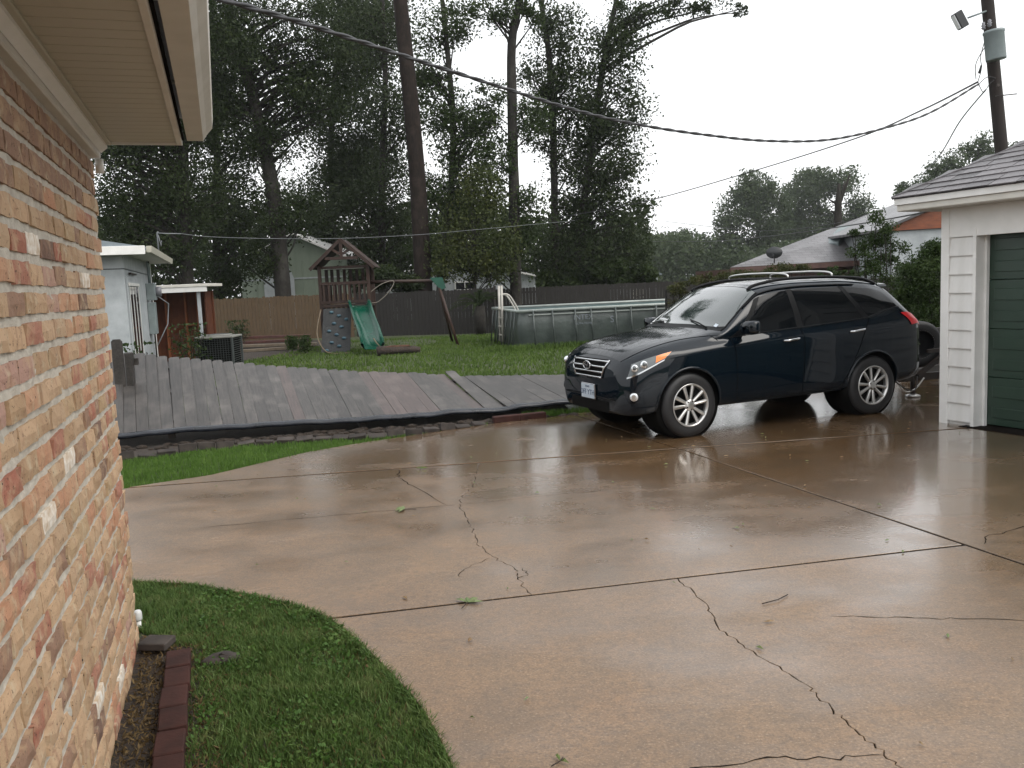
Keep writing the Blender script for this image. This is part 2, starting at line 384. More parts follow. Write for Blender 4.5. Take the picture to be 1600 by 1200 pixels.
    def mesh(s, name):
        m = bpy.data.meshes.new(name); m.from_pydata([tuple(v) for v in s.v], [], s.f); m.polygons.foreach_set('use_smooth', s.sm)
        bm = bmesh.new(); bm.from_mesh(m); bmesh.ops.recalc_face_normals(bm, faces=bm.faces); bm.to_mesh(m); bm.free(); m.update(); return m
    def build(s, name, mat, parent=None, loc=None, rot=None):
        m = s.mesh(name); m.materials.append(MATS[mat]); o = bpy.data.objects.new(name, m); link(o, parent)
        if loc: o.location = loc
        if rot: o.rotation_euler = rot
        return o
def child(name, mesh, parent, loc=(0, 0, 0), rot=(0, 0, 0), scl=(1, 1, 1)):
    o = bpy.data.objects.new(name, mesh); link(o, parent); o.location = loc; o.rotation_euler = rot; o.scale = scl; return o
def copy_tree(o, parent=None):
    c = o.copy(); COL.objects.link(c); c.parent = parent
    for ch in [k for k in o.children]: copy_tree(ch, c)
    return c
def catmull(P, n):
    P = [Vector(p) for p in P]; out = []
    for i in range(len(P) - 1):
        a = P[max(i - 1, 0)]; b = P[i]; c = P[i + 1]; d = P[min(i + 2, len(P) - 1)]
        for k in range(n):
            t = k / n; out.append(.5 * ((2 * b) + (c - a) * t + (2 * a - 5 * b + 4 * c - d) * t * t + (3 * b - a - 3 * c + d) * t ** 3))
    return out + [P[-1]]
def raw_mesh(name, V, F, mat, k, smooth=False):
    """fast mesh from arrays; every face has k corners"""
    m = bpy.data.meshes.new(name); V = np.asarray(V, np.float32); F = np.asarray(F, np.int32).reshape(-1)
    m.vertices.add(len(V)); m.vertices.foreach_set('co', V.reshape(-1)); m.loops.add(len(F)); m.loops.foreach_set('vertex_index', F)
    nf = len(F) // k; m.polygons.add(nf); m.polygons.foreach_set('loop_start', np.arange(0, len(F), k, dtype=np.int32)); m.polygons.foreach_set('loop_total', np.full(nf, k, np.int32))
    m.update(calc_edges=True); m.materials.append(MATS[mat]); return m
def leaf_mesh(name, C, size, mat, aspect=.5, droop=.3, var=.45):
    """one bent diamond per centre"""
    n = len(C); d = NP.normal(size=(n, 3)); d[:, 2] -= droop; d /= np.linalg.norm(d, axis=1)[:, None]
    e = NP.normal(size=(n, 3)); e -= d * (e * d).sum(1)[:, None]; e /= np.linalg.norm(e, axis=1)[:, None]
    L = size * (1 + var * NP.uniform(-1, 1, n))[:, None]; w = L * aspect
    V = np.stack([C - d * L / 2, C + e * w / 2, C + d * L / 2, C - e * w / 2], 1).reshape(-1, 3)
    return raw_mesh(name, V, np.arange(4 * n), mat, 4)
def in_poly(x, y, poly):
    c = np.zeros(len(x), bool); n = len(poly)
    for i in range(n):
        x0, y0 = poly[i]; x1, y1 = poly[(i + 1) % n]
        if y0 == y1: continue
        c ^= ((y0 > y) != (y1 > y)) & (x < (x1 - x0) * (y - y0) / (y1 - y0) + x0)
    return c
def scatter(poly, n):
    p = np.array(poly); lo, hi = p.min(0), p.max(0); out = np.zeros((0, 2))
    while len(out) < n:
        q = NP.uniform(lo, hi, (n * 2, 2)); out = np.vstack([out, q[in_poly(q[:, 0], q[:, 1], poly)]])
    return out[:n]
def vnoise(x, y, s, seed=0):
    """cheap smooth value noise"""
    r = np.random.default_rng(seed).random((64, 64)); X = x / s; Y = y / s; i = np.floor(X).astype(int); j = np.floor(Y).astype(int); fx = X - i; fy = Y - j
    fx = fx * fx * (3 - 2 * fx); fy = fy * fy * (3 - 2 * fy); g = lambda a, b: r[a % 64, b % 64]
    return (g(i, j) * (1 - fx) + g(i + 1, j) * fx) * (1 - fy) + (g(i, j + 1) * (1 - fx) + g(i + 1, j + 1) * fx) * fy
def blades(name, P, h, w, mat, z0=0., bend=.6):
    """two-triangle bent blades; h may be an array"""
    n = len(P); a = NP.uniform(0, 2 * math.pi, n); h = np.broadcast_to(h, n) * NP.uniform(.55, 1.3, n); lean = NP.uniform(.1, 1, n) * bend * h
    b = NP.uniform(0, 2 * math.pi, n); base = np.column_stack([P, np.full(n, z0)])
    ws = np.column_stack([np.cos(a), np.sin(a), np.zeros(n)]) * (w * NP.uniform(.6, 1.3, n) / 2)[:, None]
    ld = np.column_stack([np.cos(b), np.sin(b), np.zeros(n)]) * lean[:, None]; up = np.column_stack([np.zeros(n), np.zeros(n), h])
    mid = base + ld * .35 + up * .62
    V = np.stack([base - ws, base + ws, mid + ws * .7, mid - ws * .7, base + ld + up], 1).reshape(-1, 3)
    i = np.arange(n)[:, None] * 5
    F = np.concatenate([i + [0, 1, 2], i + [0, 2, 3], i + [3, 2, 4]], 1).reshape(-1)
    return raw_mesh(name, V, F, mat, 3)
def text(name, body, size, mat, parent, loc, rot, ext=.001):
    c = bpy.data.curves.new(name, 'FONT'); c.body = body; c.size = size; c.extrude = ext; c.align_x = 'CENTER'; c.align_y = 'CENTER'; c.materials.append(MATS[mat])
    t_ = bpy.data.objects.new('tmp_text', c); COL.objects.link(t_); bpy.context.view_layer.update()
    m = bpy.data.meshes.new_from_object(t_.evaluated_get(bpy.context.evaluated_depsgraph_get())); bpy.data.objects.remove(t_); m.name = name
    o = bpy.data.objects.new(name, m); link(o, parent); o.location = loc; o.rotation_euler = rot; return o

# ------------------------------------------------------------------ ground
g = MB().grid([[(x, y, -.03) for x in (-900, -60, -20, -8, -3, 0, 3, 8, 20, 60, 900)] for y in (-60, -10, 0, 4, 8, 12, 16, 24, 40, 90, 1400)], False)
tag(g.build('ground', 'lawn_soil'), kind='structure')

# driveway: cast slabs with open joints, two of them broken right through by cracks
JL = lambda x: 4.71 + .2021 * (x + 1.04)
KL = lambda x: 8.37 + .1351 * (x + 3.79)
ML = lambda y: .86 + (11.8 - y) * .3234
CURVE = [(-2.95, 5.6), (-2.5, 5.51), (-2.1, 5.41), (-1.61, 5.14), (-1.3, 4.93), (-1.12, 4.76), (-.99, 4.58), (-.86, 4.38), (-.73, 4.15), (-.60, 3.91), (-.50, 3.72), (-.42, 3.53), (-.35, 3.33), (-.29, 3.14), (-.25, 2.9), (-.24, 2.5), (-.27, 2.0), (-.3, 1.2), (-.3, -1.5)]
def jag(pts, n, amp, seed):
    r = random.Random(seed); out = []
    for (a, b) in zip(pts[:-1], pts[1:]):
        for k in range(n):
            t = k / n; out.append((a[0] + (b[0] - a[0]) * t + (r.uniform(-amp, amp) if k else 0), a[1] + (b[1] - a[1]) * t + (r.uniform(-amp, amp) if k else 0)))
    return out + [pts[-1]]
C1 = jag([(.06, JL(.06) + .013), (-.02, 5.22), (-.03, 5.40), (-.18, 5.69), (-.30, 5.99), (-.36, 6.5), (-.47, 7.0), (-.48, 7.43), (-.40, 7.78), (-.39, 8.18), (-.37, KL(-.37) - .022)], 8, .018, 3)
C2 = jag([(.95, JL(.95) - .013), (1.02, 4.71), (1.01, 4.30), (1.11, 4.02), (1.24, 3.67), (1.27, 3.43), (1.31, 3.22), (1.36, 2.99), (1.5, 2.3), (1.4, 1.2), (1.55, -1.5)], 9, .014, 4)
def off(pts, d): return [(x + d * (1 + .5 * math.sin(i * 1.7)), y) for i, (x, y) in enumerate(pts)]
def slab(poly, parent, seed):
    bm = bmesh.new(); vs = [bm.verts.new((x, y, 0)) for x, y in poly]; f = bm.faces.new(vs)
    if f.normal.z < 0: f.normal_flip()
    top = [e for e in bm.edges]
    r = bmesh.ops.extrude_face_region(bm, geom=[f]); bm.faces.ensure_lookup_table()
    for w in [x for x in r['geom'] if isinstance(x, bmesh.types.BMVert)]: w.co.z -= .12
    bmesh.ops.recalc_face_normals(bm, faces=bm.faces)
    te = [e for e in bm.edges if all(abs(w.co.z) < 1e-6 for w in e.verts)]
    bmesh.ops.bevel(bm, geom=te, offset=.0022, segments=1, affect='EDGES')
    m = bpy.data.meshes.new('slab'); bm.to_mesh(m); bm.free(); m.materials.append(MATS['wet_concrete'])
    o = bpy.data.objects.new('slab', m); link(o, parent); return o
drive = empty('driveway', (0, 0, 0), kind='structure')
curve_low = [p for p in CURVE if p[1] < JL(p[0]) - .02]; curve_up = [p for p in CURVE if p[1] > JL(p[0]) + .02]
g1, g2, gk = .015, .010, .022
slab([(-1.06, JL(-1.06) - g1)] + curve_low + off(C2, -.0024)[::-1], drive, 1)
mj = 5.50
slab(off(C2, .0024) + [(5.0, -1.5), (4.2, 1.0), (ML(4.2) - g2, 4.2), (ML(mj) - g2, JL(ML(mj)) - g1)][0:0] + [(ML(-1.5) - g2, -1.5), (ML(JL(2.88) - g1) - g2, JL(2.88) - g1)], drive, 2)
slab([(-9, 6.1), (-5, 6.0)] + curve_up + [(-1.1, JL(-1.1) + g1)] + off(C1, -.0026) + [(-3.6, KL(-3.6) - gk), (-5.2, KL(-5.2) - gk - .06), (-9, 8.0)], drive, 3)
slab(off(C1, .0026) + [(ML(9.05) - g2, KL(ML(9.05)) - gk), (ML(JL(2.88) + g1) - g2, JL(2.88) + g1)], drive, 4)
slab([(-3.79, KL(-3.79) + gk), (-3.13, 8.81), (-2.75, 9.35), (-2.39, 9.86), (-1.9, 10.28), (-1.3, 10.68), (-.8, 11.05), (-.32, 11.33), (.33, 11.62), (.82, 11.82), (ML(9.12) - g2, KL(ML(9.12)) + gk)], drive, 5)
slab([(ML(-1.5) + g2, -1.5), (9, -1.5), (9, KL(9) - gk), (ML(9.05) + g2, KL(ML(9.05)) - gk)], drive, 6)
slab([(ML(9.12) + g2, KL(ML(9.12)) + gk), (9, KL(9) + gk), (9, 13.1), (.75, 13.0), (.84, 11.87)], drive, 7)
slab([(.75, 13.02), (9, 13.12), (9, 18), (1.2, 17.5), (.9, 15.5)], drive, 8)
MB().add([(x, y, -.006) for x, y in [(-.2, -1.5), (9, -1.5), (9, 17.4), (1.3, 17.2), (.95, 12.1), (-.3, 11.2), (-1.3, 10.55), (-2.4, 9.72), (-3.1, 8.7), (-3.7, 8.3), (-8.9, 7.9), (-8.9, 6.2), (-3, 5.68), (-2.1, 5.48), (-1.6, 5.22), (-1.03, 4.75), (-.8, 4.42), (-.55, 3.97), (-.36, 3.5), (-.22, 3)]], [tuple(range(20))]).build('base_course', 'crack_dirt', drive)
def crack(pts, w, seed, n=6):
    p = jag(pts, n, .016, seed); r = random.Random(seed); L = []; R = []
    for i, (x, y) in enumerate(p):
        a = p[max(i - 1, 0)]; b = p[min(i + 1, len(p) - 1)]; d = Vector((b[0] - a[0], b[1] - a[1])).normalized(); k = w * r.uniform(.35, 1.2) * (0.15 if i in (0, len(p) - 1) else 1) / 2
        L.append((x - d.y * k, y + d.x * k, .0015)); R.append((x + d.y * k, y - d.x * k, .0015))
    return MB().grid([L, R], False).build('crack', 'crack_dirt', drive)
crack([(-1.18, 8.66), (-1.14, 8.30), (-.92, 7.83), (-.58, 7.12)], .010, 5)
crack([(-2.53, 6.75), (-1.6, 6.93), (-.89, 7.07), (-.50, 7.13)], .007, 6)
crack([(-.46, 7.14), (.51, 7.37), (1.49, 7.55)], .005, 7)
crack([(.55, 3.02), (.9, 3.10), (1.13, 3.07), (1.33, 3.08)], .008, 8)
crack([(1.62, 4.42), (2.01, 4.36), (2.25, 4.31), (2.9, 4.2)], .007, 9)
crack([(3.02, 5.5), (3.1, 5.64), (3.49, 5.85), (4.2, 5.9)], .008, 10)
crack([(-.2, 5.66), (-.36, 5.45), (-.38, 5.30)], .005, 12); crack([(-.02, 5.22), (.05, 5.30), (.02, 5.42)], .007, 13)

# ------------------------------------------------------------------ brick house (left)
HC = Vector((-2.07, 4.53, 0)); HYAW = math.atan2(-.950, .312)      # local x runs along the wall towards the camera, local y into the house
house = empty('brick_house', HC, HYAW, 'brick house wall with white frieze, vinyl soffit and gutter at the near edge', 'house')
# local frame: x along wall from the far corner, -y outwards? keep y<0 inside, y>0 is the yard
YS = 1
CO, BH = .0951, .0665
MB().box((.012, -.25, -.1), (6.6, -.020, 2.56)).build('wall_core', 'mortar', house)
def mort_sheet():
    rows = []; n = 90; k = 108
    xs = np.linspace(0.004, 3.4, n); zs = np.linspace(-.05, 2.56, k)
    for z in zs:
        ph = ((z - .054) / CO) % 1.0; d = abs(ph - .0)
        rows.append([(x, -.0115 + .003 * math.sin(x * 31 + z * 17) * math.sin(z * 57 - x * 9) + .003 * RNG.uniform(-1, 1), z) for x in xs])
    return MB().grid(rows)
mort_sheet().build('mortar_bed', 'mortar', house)
def brick_variant(seed, L=.232, H=BH, D=.085):
    r = random.Random(seed); nx, nz = 5, 3; rows = []
    j = lambda a: r.uniform(-a, a)
    front = [[(L * i / (nx - 1) + (j(.004)), 0 + j(.0028) - (.004 if i in (0, nx - 1) or k in (0, nz - 1) else 0) + 0, H * k / (nz - 1) + j(.0028)) for i in range(nx)] for k in range(nz)]
    m = MB(); vs = [p for row in front for p in row]; fs = [(k * nx + i, k * nx + i + 1, (k + 1) * nx + i + 1, (k + 1) * nx + i) for k in range(nz - 1) for i in range(nx - 1)]
    ring = [i for i in range(nx)] + [k * nx + nx - 1 for k in range(1, nz)] + [(nz - 1) * nx + i for i in range(nx - 2, -1, -1)] + [k * nx for k in range(nz - 2, 0, -1)]
    b = len(vs); vs += [(vs[i][0], -D, vs[i][2]) for i in ring]; n = len(ring)
    fs += [(ring[i], b + i, b + (i + 1) % n, ring[(i + 1) % n]) for i in range(n)] + [tuple(range(b, b + n))]
    m.add(vs, fs); return m
BV = []
for k in range(12):
    me = brick_variant(k).mesh('brick'); me.materials.append(MATS['white_splashed_brick' if k == 11 else 'reclaimed_brick']); BV.append(me)
course_n = 27; z0 = .054 - CO; nb = 0; far_b = MB()
for r in range(course_n):
    z = z0 + r * CO + .0145; x = -.006 if r % 2 == 0 else -.006
    first = True
    while x < 6.4:
        w = (RNG.choice([.105, .16]) if (first and r % 2) else RNG.choice([.232, .232, .225, .238, .21, .245, .12, .19]))
        first = False
        hz = RNG.uniform(.95, 1.04)
        if x < 2.55 and nb < 300:
            k = 11 if RNG.random() < .03 else RNG.randrange(11)
            child('brick', BV[k], house, (x, RNG.uniform(-.004, .006), z + RNG.uniform(-.003, .003)), (RNG.uniform(-.012, .012), RNG.uniform(-.012, .012), RNG.uniform(-.012, .012)), (w / .236, 1, hz)); nb += 1
        else:
            v = brick_variant(RNG.randrange(99)); far_b.add([(x + p[0] * w / .236, p[1], z + p[2]) for p in v.v], v.f)
        x += w + RNG.uniform(.004, .009)
fb = far_b.build('brick_courses', 'reclaimed_brick', house); fb['kind'] = 'stuff'
# return wall round the far corner
rw = MB()
for r in range(course_n):
    y = -.09 if r % 2 else -.0; z = z0 + r * CO + .0135
    y -= .01
    while y > -4:
        w = .232; rw.add([(-.004 + p[1], y - p[0] * .97, z + p[2]) for p in brick_variant(RNG.randrange(60)).v], brick_variant(0).f); y -= .242
rb = rw.build('return_courses', 'reclaimed_brick', house); rb['kind'] = 'stuff'
MB().box((.012, -6, -.1), (.2, -.25, 2.56)).build('return_core', 'mortar', house)
# eaves
FZ = 2.545
fr = MB(); fr.box((-.09, -.02, FZ), (6.6, .028, FZ + .10), .006); fr.build('frieze_board', 'cream_trim', house)
MB().prism([(.030, FZ + .03), (.062, FZ + .055), (.062, FZ + .10), (.030, FZ + .10)], -.10, 6.6, 'x').build('crown_moulding', 'white_trim', house)
MB().tube([(-.07, .02, FZ - .075), (-.07, .02, FZ - .005)], .022, 8).build('corner_cap', 'white_trim', house)
pw = .098
pm = MB().box((0.0015, .066, FZ + .086), (pw - .003, .40, FZ + .096), .0025).mesh('soffit_panel'); pm.materials.append(MATS['soffit_vinyl'])
for k in range(44): child('soffit_panel', pm, house, (-.10 + k * pw, 0, 0))
MB().box((-.10, .05, FZ + .098), (6.6, .44, FZ + .11)).build('soffit_deck', 'dark_void', house)
MB().box((-.10, .058, FZ + .070), (6.6, .084, FZ + .088), .004).build('soffit_channel', 'soffit_vinyl', house)
MB().box((-.105, .40, FZ + .072), (6.6, .428, FZ + .2), .004).build('fascia_board', 'cream_trim', house)
MB().box((-.112, .03, FZ + .074), (-.10, .43, FZ + .2)).build('end_trim', 'white_trim', house)
gt = MB(); prof = [(.455, FZ + .20), (.455, FZ + .085), (.535, FZ + .085), (.555, FZ + .115), (.585, FZ + .15), (.592, FZ + .20), (.575, FZ + .20), (.575, FZ + .19), (.545, FZ + .125), (.53, FZ + .095), (.463, FZ + .095), (.463, FZ + .20)]
gt.prism(prof, -.03, 6.6, 'x')
gt.prism([(.455, FZ + .20), (.455, FZ + .085), (.535, FZ + .085), (.555, FZ + .115), (.585, FZ + .15), (.592, FZ + .20)], -.036, -.030, 'x'); gt.build('gutter', 'gutter_metal', house)
MB().prism([(-6.5, 4.7), (.50, FZ + .20), (.50, FZ + .225), (-6.5, 4.75)], -.14, 6.7, 'x').build('roof', 'asphalt_shingle', house)
for k in range(5): MB().box((.9 + k * 1.1, .428, FZ + .165), (.925 + k * 1.1, .46, FZ + .178)).build('gutter_hanger', 'white_trim', house)
# ------------------------------------------------------------------ lawns
WALLX = lambda y: HC.x + (y - HC.y) * (-.312 / .950)
near_poly = [(WALLX(1.2) + .30, 1.2), (WALLX(4.3) + .27, 4.30), (WALLX(4.55) + .05, 4.62), (-2.75, 5.0), (-3.4, 5.5)] + [(x - .0, y - .01) for x, y in CURVE if y > 1.2] + [(-.30, 1.2)]
P = scatter(near_poly, 85000)
pn = vnoise(P[:, 0], P[:, 1], .16, 1); pm_ = vnoise(P[:, 0], P[:, 1], .45, 2)
dw = (P[:, 0] - (WALLX(P[:, 1]) + .27))            # distance from the brick border
keep = (NP.random(len(P)) < np.clip(.25 + 1.3 * pn + .4 * pm_, .2, 1)) & (NP.random(len(P)) < np.where(P[:, 1] > 4.45, 1, np.clip(dw / .22 + .06, 0, 1)))
P = P[keep]
o = link(bpy.data.objects.new('lawn_grass', blades('lawn_grass', P, .022 + .030 * vnoise(P[:, 0], P[:, 1], .2, 4), .0062, 'grass_near', -.028, 1.0)))
tag(o, 'dark green grass of the lawn beside the brick wall', 'grass', kind='stuff')
EC = np.array([tuple(v)[:2] for v in catmull([(x, y, 0) for x, y in CURVE if y > 1.0], 60)]); EC = EC[NP.integers(0, len(EC), 5200)] + NP.normal(0, .012, (5200, 2)) + np.array([-.012, -.008])
o = link(bpy.data.objects.new('edge_grass', blades('edge_grass', EC, .034, .006, 'grass_near', -.02, 1.5))); tag(o, 'ragged grass blades spilling over the driveway edge', 'grass', kind='stuff')
Q = scatter(near_poly, 9000); cl = vnoise(Q[:, 0], Q[:, 1], .3, 9); dq = Q[:, 0] - (WALLX(Q[:, 1]) + .27); Q = Q[(cl > .42) & (dq > .05)]
o = link(bpy.data.objects.new('clover_leaves', leaf_mesh('clover_leaves', np.column_stack([Q, NP.uniform(-.005, .022, len(Q))]), .019, 'clover', .75, -.2)))
tag(o, 'small clover and weed leaves among the lawn grass', 'weeds', kind='stuff')
ST = np.column_stack([WALLX(np.linspace(2, 4.6, 4200)) + .03 + NP.uniform(0, 1, 4200) ** 1.3 * .42, np.linspace(2, 4.6, 4200)])
o = link(bpy.data.objects.new('straw_litter', leaf_mesh('straw_litter', np.column_stack([ST + NP.normal(0, .02, ST.shape), NP.uniform(-.026, -.006, len(ST))]), .034, 'straw', .22, 0)))
tag(o, 'dry straw and leaf litter along the foot of the brick wall', 'litter', kind='stuff')
D = scatter(near_poly, 4200)
o = link(bpy.data.objects.new('dead_grass', blades('dead_grass', D, .04, .005, 'straw', -.03, 1.1))); tag(o, 'dead straw-coloured blades in the near lawn', 'grass', kind='stuff')
MB().grid([[(WALLX(y) + dx, y, -.024) for dx in (0, .15, .45)] for y in (0., 1.5, 3., 4.3, 4.62)], False).build('soil_bed', 'soil')['kind'] = 'structure'
strip_poly = [(-6.2, 7.95), (-5.2, 8.12), (-3.85, 8.36), (-3.13, 8.80), (-2.75, 9.34), (-2.39, 9.85), (-1.9, 10.27), (-1.3, 10.67), (-.8, 11.04), (-.35, 11.30), (-.34, 11.36), (-1.25, 10.82), (-2.36, 10.66), (-3.09, 10.60), (-3.79, 10.36), (-4.49, 9.95), (-6.2, 9.5)]
P = scatter(strip_poly, 26000)
o = link(bpy.data.objects.new('verge_grass', blades('verge_grass', P, .05, .008, 'grass_strip', -.03))); tag(o, 'bright grass strip between driveway and fallen fence', 'grass', kind='stuff')
yard_poly = [(-6.2, 14.2), (-3.6, 13.6), (1.0, 14.0), (9, 18.5), (9, 33), (2, 33), (-2, 32.5), (-6, 32.5), (-7.5, 24), (-6.6, 19)]
P = scatter(yard_poly, 62000)
kp = NP.random(len(P)) < np.clip(.45 + .8 * vnoise(P[:, 0], P[:, 1], 1.6, 6), 0, 1)
kp &= ~((np.hypot((P[:, 0] + 4.4) / 2.0, (P[:, 1] - 29.5) / 2.3) < 1) & (NP.random(len(P)) < .8))
P = P[kp]
o = link(bpy.data.objects.new('yard_grass', blades('yard_grass', P, .075, .03, 'grass_yard', -.03))); tag(o, 'wet green grass of the back yard round the pool', 'grass', kind='stuff')
# weeds pushing through behind the fence's right end and along the pool foot
W = np.column_stack([NP.uniform(.1, 1.5, 1500), 0 * NP.uniform(0, 1, 1500)]); W[:, 1] = 11.85 + .19 * (W[:, 0] - .1) + NP.normal(0, .05, 1500)
o = link(bpy.data.objects.new('kerb_weeds', blades('kerb_weeds', W, .09, .007, 'grass_strip', -.02))); tag(o, 'scruffy weeds at the driveway edge below the car nose', 'weeds', kind='stuff')
W = np.column_stack([NP.uniform(-.6, 5, 3200), np.zeros(3200)]); W[:, 1] = 24.25 + .176 * (W[:, 0] - .25) - np.abs(NP.normal(0, .18, 3200))
o = link(bpy.data.objects.new('pool_weeds', blades('pool_weeds', W, .17, .022, 'grass_yard', -.03))); tag(o, 'longer grass left standing along the pool wall', 'grass', kind='stuff')

# brick border at the foot of the house wall
bd = empty('wall_border', (0, 0, 0), 0, 'row of dark red bricks laid flat along the house wall', 'border')
bm_ = MB().box((-.1, -.055, -.03), (.1, .055, .03), .005).mesh('brick'); bm_.materials.append(MATS['paver_red'])
wy = math.atan2(.950, -.312)
for k in range(14):
    y = 4.16 - k * .205; child('brick', bm_, bd, (WALLX(y) + .235 + RNG.uniform(-.006, .006), y, .012 + RNG.uniform(-.004, .004)), (RNG.uniform(-.03, .03), RNG.uniform(-.02, .02), wy + RNG.uniform(-.03, .03)), (1, 1.05, 1))
pv = MB().box((-.075, -.062, -.02), (.075, .062, .02), .005).build('paver', 'paver_grey', None, (-1.925, 4.415, .018), (0, .02, -.1)); tag(pv, 'small grey paver lying at the end of the wall border', 'paver')
dsx = empty('hose_bib_cover', (-2.15, 4.72, -.01), .3, 'small white plastic pipe cap at the brick house corner', 'pipe cap')
MB().lathe([(.018, .04), (.022, .048), (.022, .085), (.015, .098), (.004, .10)], 14).build('cap', 'sand_white', dsx)
MB().lathe([(.014, -.05), (.014, .045)], 10).build('pipe', 'white_trim', dsx)
rk = MB().ball((0, 0, 0), .085, 12, (1.2, .7, .35)); rk.v = [(a + RNG.uniform(-.008, .008), b + RNG.uniform(-.008, .008), c + RNG.uniform(-.006, .006)) for a, b, c in rk.v]
tag(rk.build('flat_stone', 'paver_grey', None, (-1.53, 4.22, -.005), (0, 0, .4)), 'flat grey stone half sunk in the near lawn', 'stone')

# leaves blown over the concrete
LV = []
while len(LV) < 90:
    x, y = RNG.uniform(-3.5, 5), RNG.uniform(2.6, 10.5)
    if y > KL(x) + 1.0 or (x < -.1 and y < 5.7 + .0 * x and x < -.2 - (y - 3.1) * .85): continue
    LV.append((x, y, .006))
def debris(name, pts, mat, size):
    m = MB()
    for (x, y, z) in pts:
        a = RNG.uniform(0, 6.3); L = size * RNG.uniform(.5, 1.3); w = L * RNG.uniform(.12, .45); c, s_ = math.cos(a), math.sin(a); hz = RNG.uniform(.002, .012)
        q = [(-L / 2, 0, .002), (-.1 * L, w / 2, hz), (L / 2, 0, .003), (-.1 * L, -w / 2, hz * .6), (0, 0, hz * 1.4 + .002)]
        q = [(x + c * u - s_ * v, y + s_ * u + c * v, z + t) for u, v, t in q]; m.add(q, [(0, 1, 4), (1, 2, 4), (2, 3, 4), (3, 0, 4)])
    return m.build(name, mat)
tag(debris('blown_leaves', LV[:52], 'green_leaf', .05), 'scattered small green leaves on the wet driveway', 'leaves', kind='stuff')
tag(debris('brown_leaf_bits', LV[52:], 'dry_leaf', .05), 'scattered brown leaf bits on the wet driveway', 'leaves', kind='stuff')
def sprig(name, x, y, label, n, size, mat='green_leaf'):
    e = empty(name, (x, y, .004), RNG.uniform(0, 6), label, 'leaf')
    MB().tube([(-size * .9, 0, .004), (0, 0, .006), (size * .4, .1 * size, .01)], .0025, 5).build('stem', 'log_bark', e)
    for k in range(n):
        a = -1.2 + 2.4 * k / (n - 1); L = size * RNG.uniform(.7, 1); w = L * .36
        q = [(0, 0, .006), (L * .45, w / 2, .016), (L, 0, .006), (L * .45, -w / 2, .012), (L * .5, 0, .024)]
        q = [(math.cos(a) * u - math.sin(a) * v, math.sin(a) * u + math.cos(a) * v, t) for u, v, t in q]
        MB().add(q, [(0, 1, 4), (1, 2, 4), (2, 3, 4), (3, 0, 4)]).build('leaf_blade', mat, e)
sprig('oak_sprig', -.93, 7.02, 'dark green leaf sprig lying beside the long diagonal crack', 5, .11)
sprig('pale_sprig', -.31, 4.83, 'green sprig caught in the wide slab joint', 4, .10)
sprig('curled_leaf', .12, 3.12, 'single small green leaf near the bottom edge', 2, .05)
sprig('yellow_leaf', -.95, 8.62, 'yellowish leaf on the narrow joint by the verge', 3, .07, 'clover')
tw = MB().tube([(1.32, 4.62, .008), (1.42, 4.66, .012), (1.50, 4.74, .008)], .003, 5).build('twig', 'log_bark'); tag(tw, 'thin twig lying on the front slab right of the crack', 'twig')
# ------------------------------------------------------------------ blown-down fence
FB = [(-5.6, 10.62, .15, 36), (-4.917, 10.768, .152, 31.5), (-4.379, 10.888, .164, 27.5), (-3.625, 11.056, .161, 23.5), (-2.966, 11.202, .15, 20), (-2.046, 11.406, .128, 16.5), (-1.553, 11.516, .123, 14.5),
      (-.923, 11.656, .127, 12.5), (-.277, 11.8, .121, 10), (.048, 11.872, .15, 8), (.79, 12.037, .157, 6.5), (1.432, 12.179, .155, 5.5), (2.3, 12.37, .155, 5)]
FD = Vector((.976, .217, 0)).normalized(); FN = Vector((-.217, .976, 0)).normalized(); FR = Vector((-.367, .930, 0)).normalized()      # pickets racked sideways a little
fence = empty('fallen_fence', (-1.9, 11.4, 0), 0, 'long grey picket fence blown over and lying back on the grass', 'fence')
fo = Vector(fence.location)
def fence_at(s):
    x = FB[0][0] + s * FD.x
    xs = [b[0] for b in FB]; z = float(np.interp(x, xs, [b[2] for b in FB])); th = math.radians(float(np.interp(x, xs, [b[3] for b in FB])))
    return Vector((x, FB[0][1] + s * FD.y, z)), th
pk = []
for k in range(6):
    r = random.Random(k); w = .0715; L = 1.83; q = .03 + r.uniform(-.006, .008); t = .009
    po = [(-w, 0), (w, 0), (w, L - q), (w - .028, L - r.uniform(0, .006)), (-w + .028, L), (-w, L - q)]
    po = [(a + r.uniform(-.0015, .0015), b) for a, b in po]
    m = MB().prism(po, -t, t, 'z').mesh('picket'); m.materials.append(MATS['weathered_picket']); pk.append(m)
pks = []
for k in range(3):
    m = pk[k].copy(); m.materials[0] = MATS['stained_picket']; pks.append(m)
n_pk = 54
for i in range(n_pk):
    s = .08 + i * .1485; p, th = fence_at(s); th += math.radians(RNG.uniform(-.18, .18)); px = p.x
    red = (-1.7 < px < -.2 and RNG.random() < .45) or RNG.random() < .04
    lift = 0.
    if i == 36: th += .030; lift = .012
    if i == 37: lift = -.012
    Y = FR * math.cos(th) + Vector((0, 0, 1)) * math.sin(th); X = (FD + FN * RNG.uniform(-.004, .004)).normalized(); Y = (Y + FD * RNG.uniform(-.004, .004)).normalized(); Z = X.cross(Y).normalized(); X = Y.cross(Z)
    o = bpy.data.objects.new('picket', (RNG.choice(pks) if red else RNG.choice(pk))); link(o, fence)
    q = p + Y * RNG.uniform(-.004, .004) + Z * (RNG.uniform(-.003, .003) + lift) - fo
    o.matrix_local = Matrix(((X.x, Y.x, Z.x, q.x), (X.y, Y.y, Z.y, q.y), (X.z, Y.z, Z.z, q.z), (0, 0, 0, 1)))
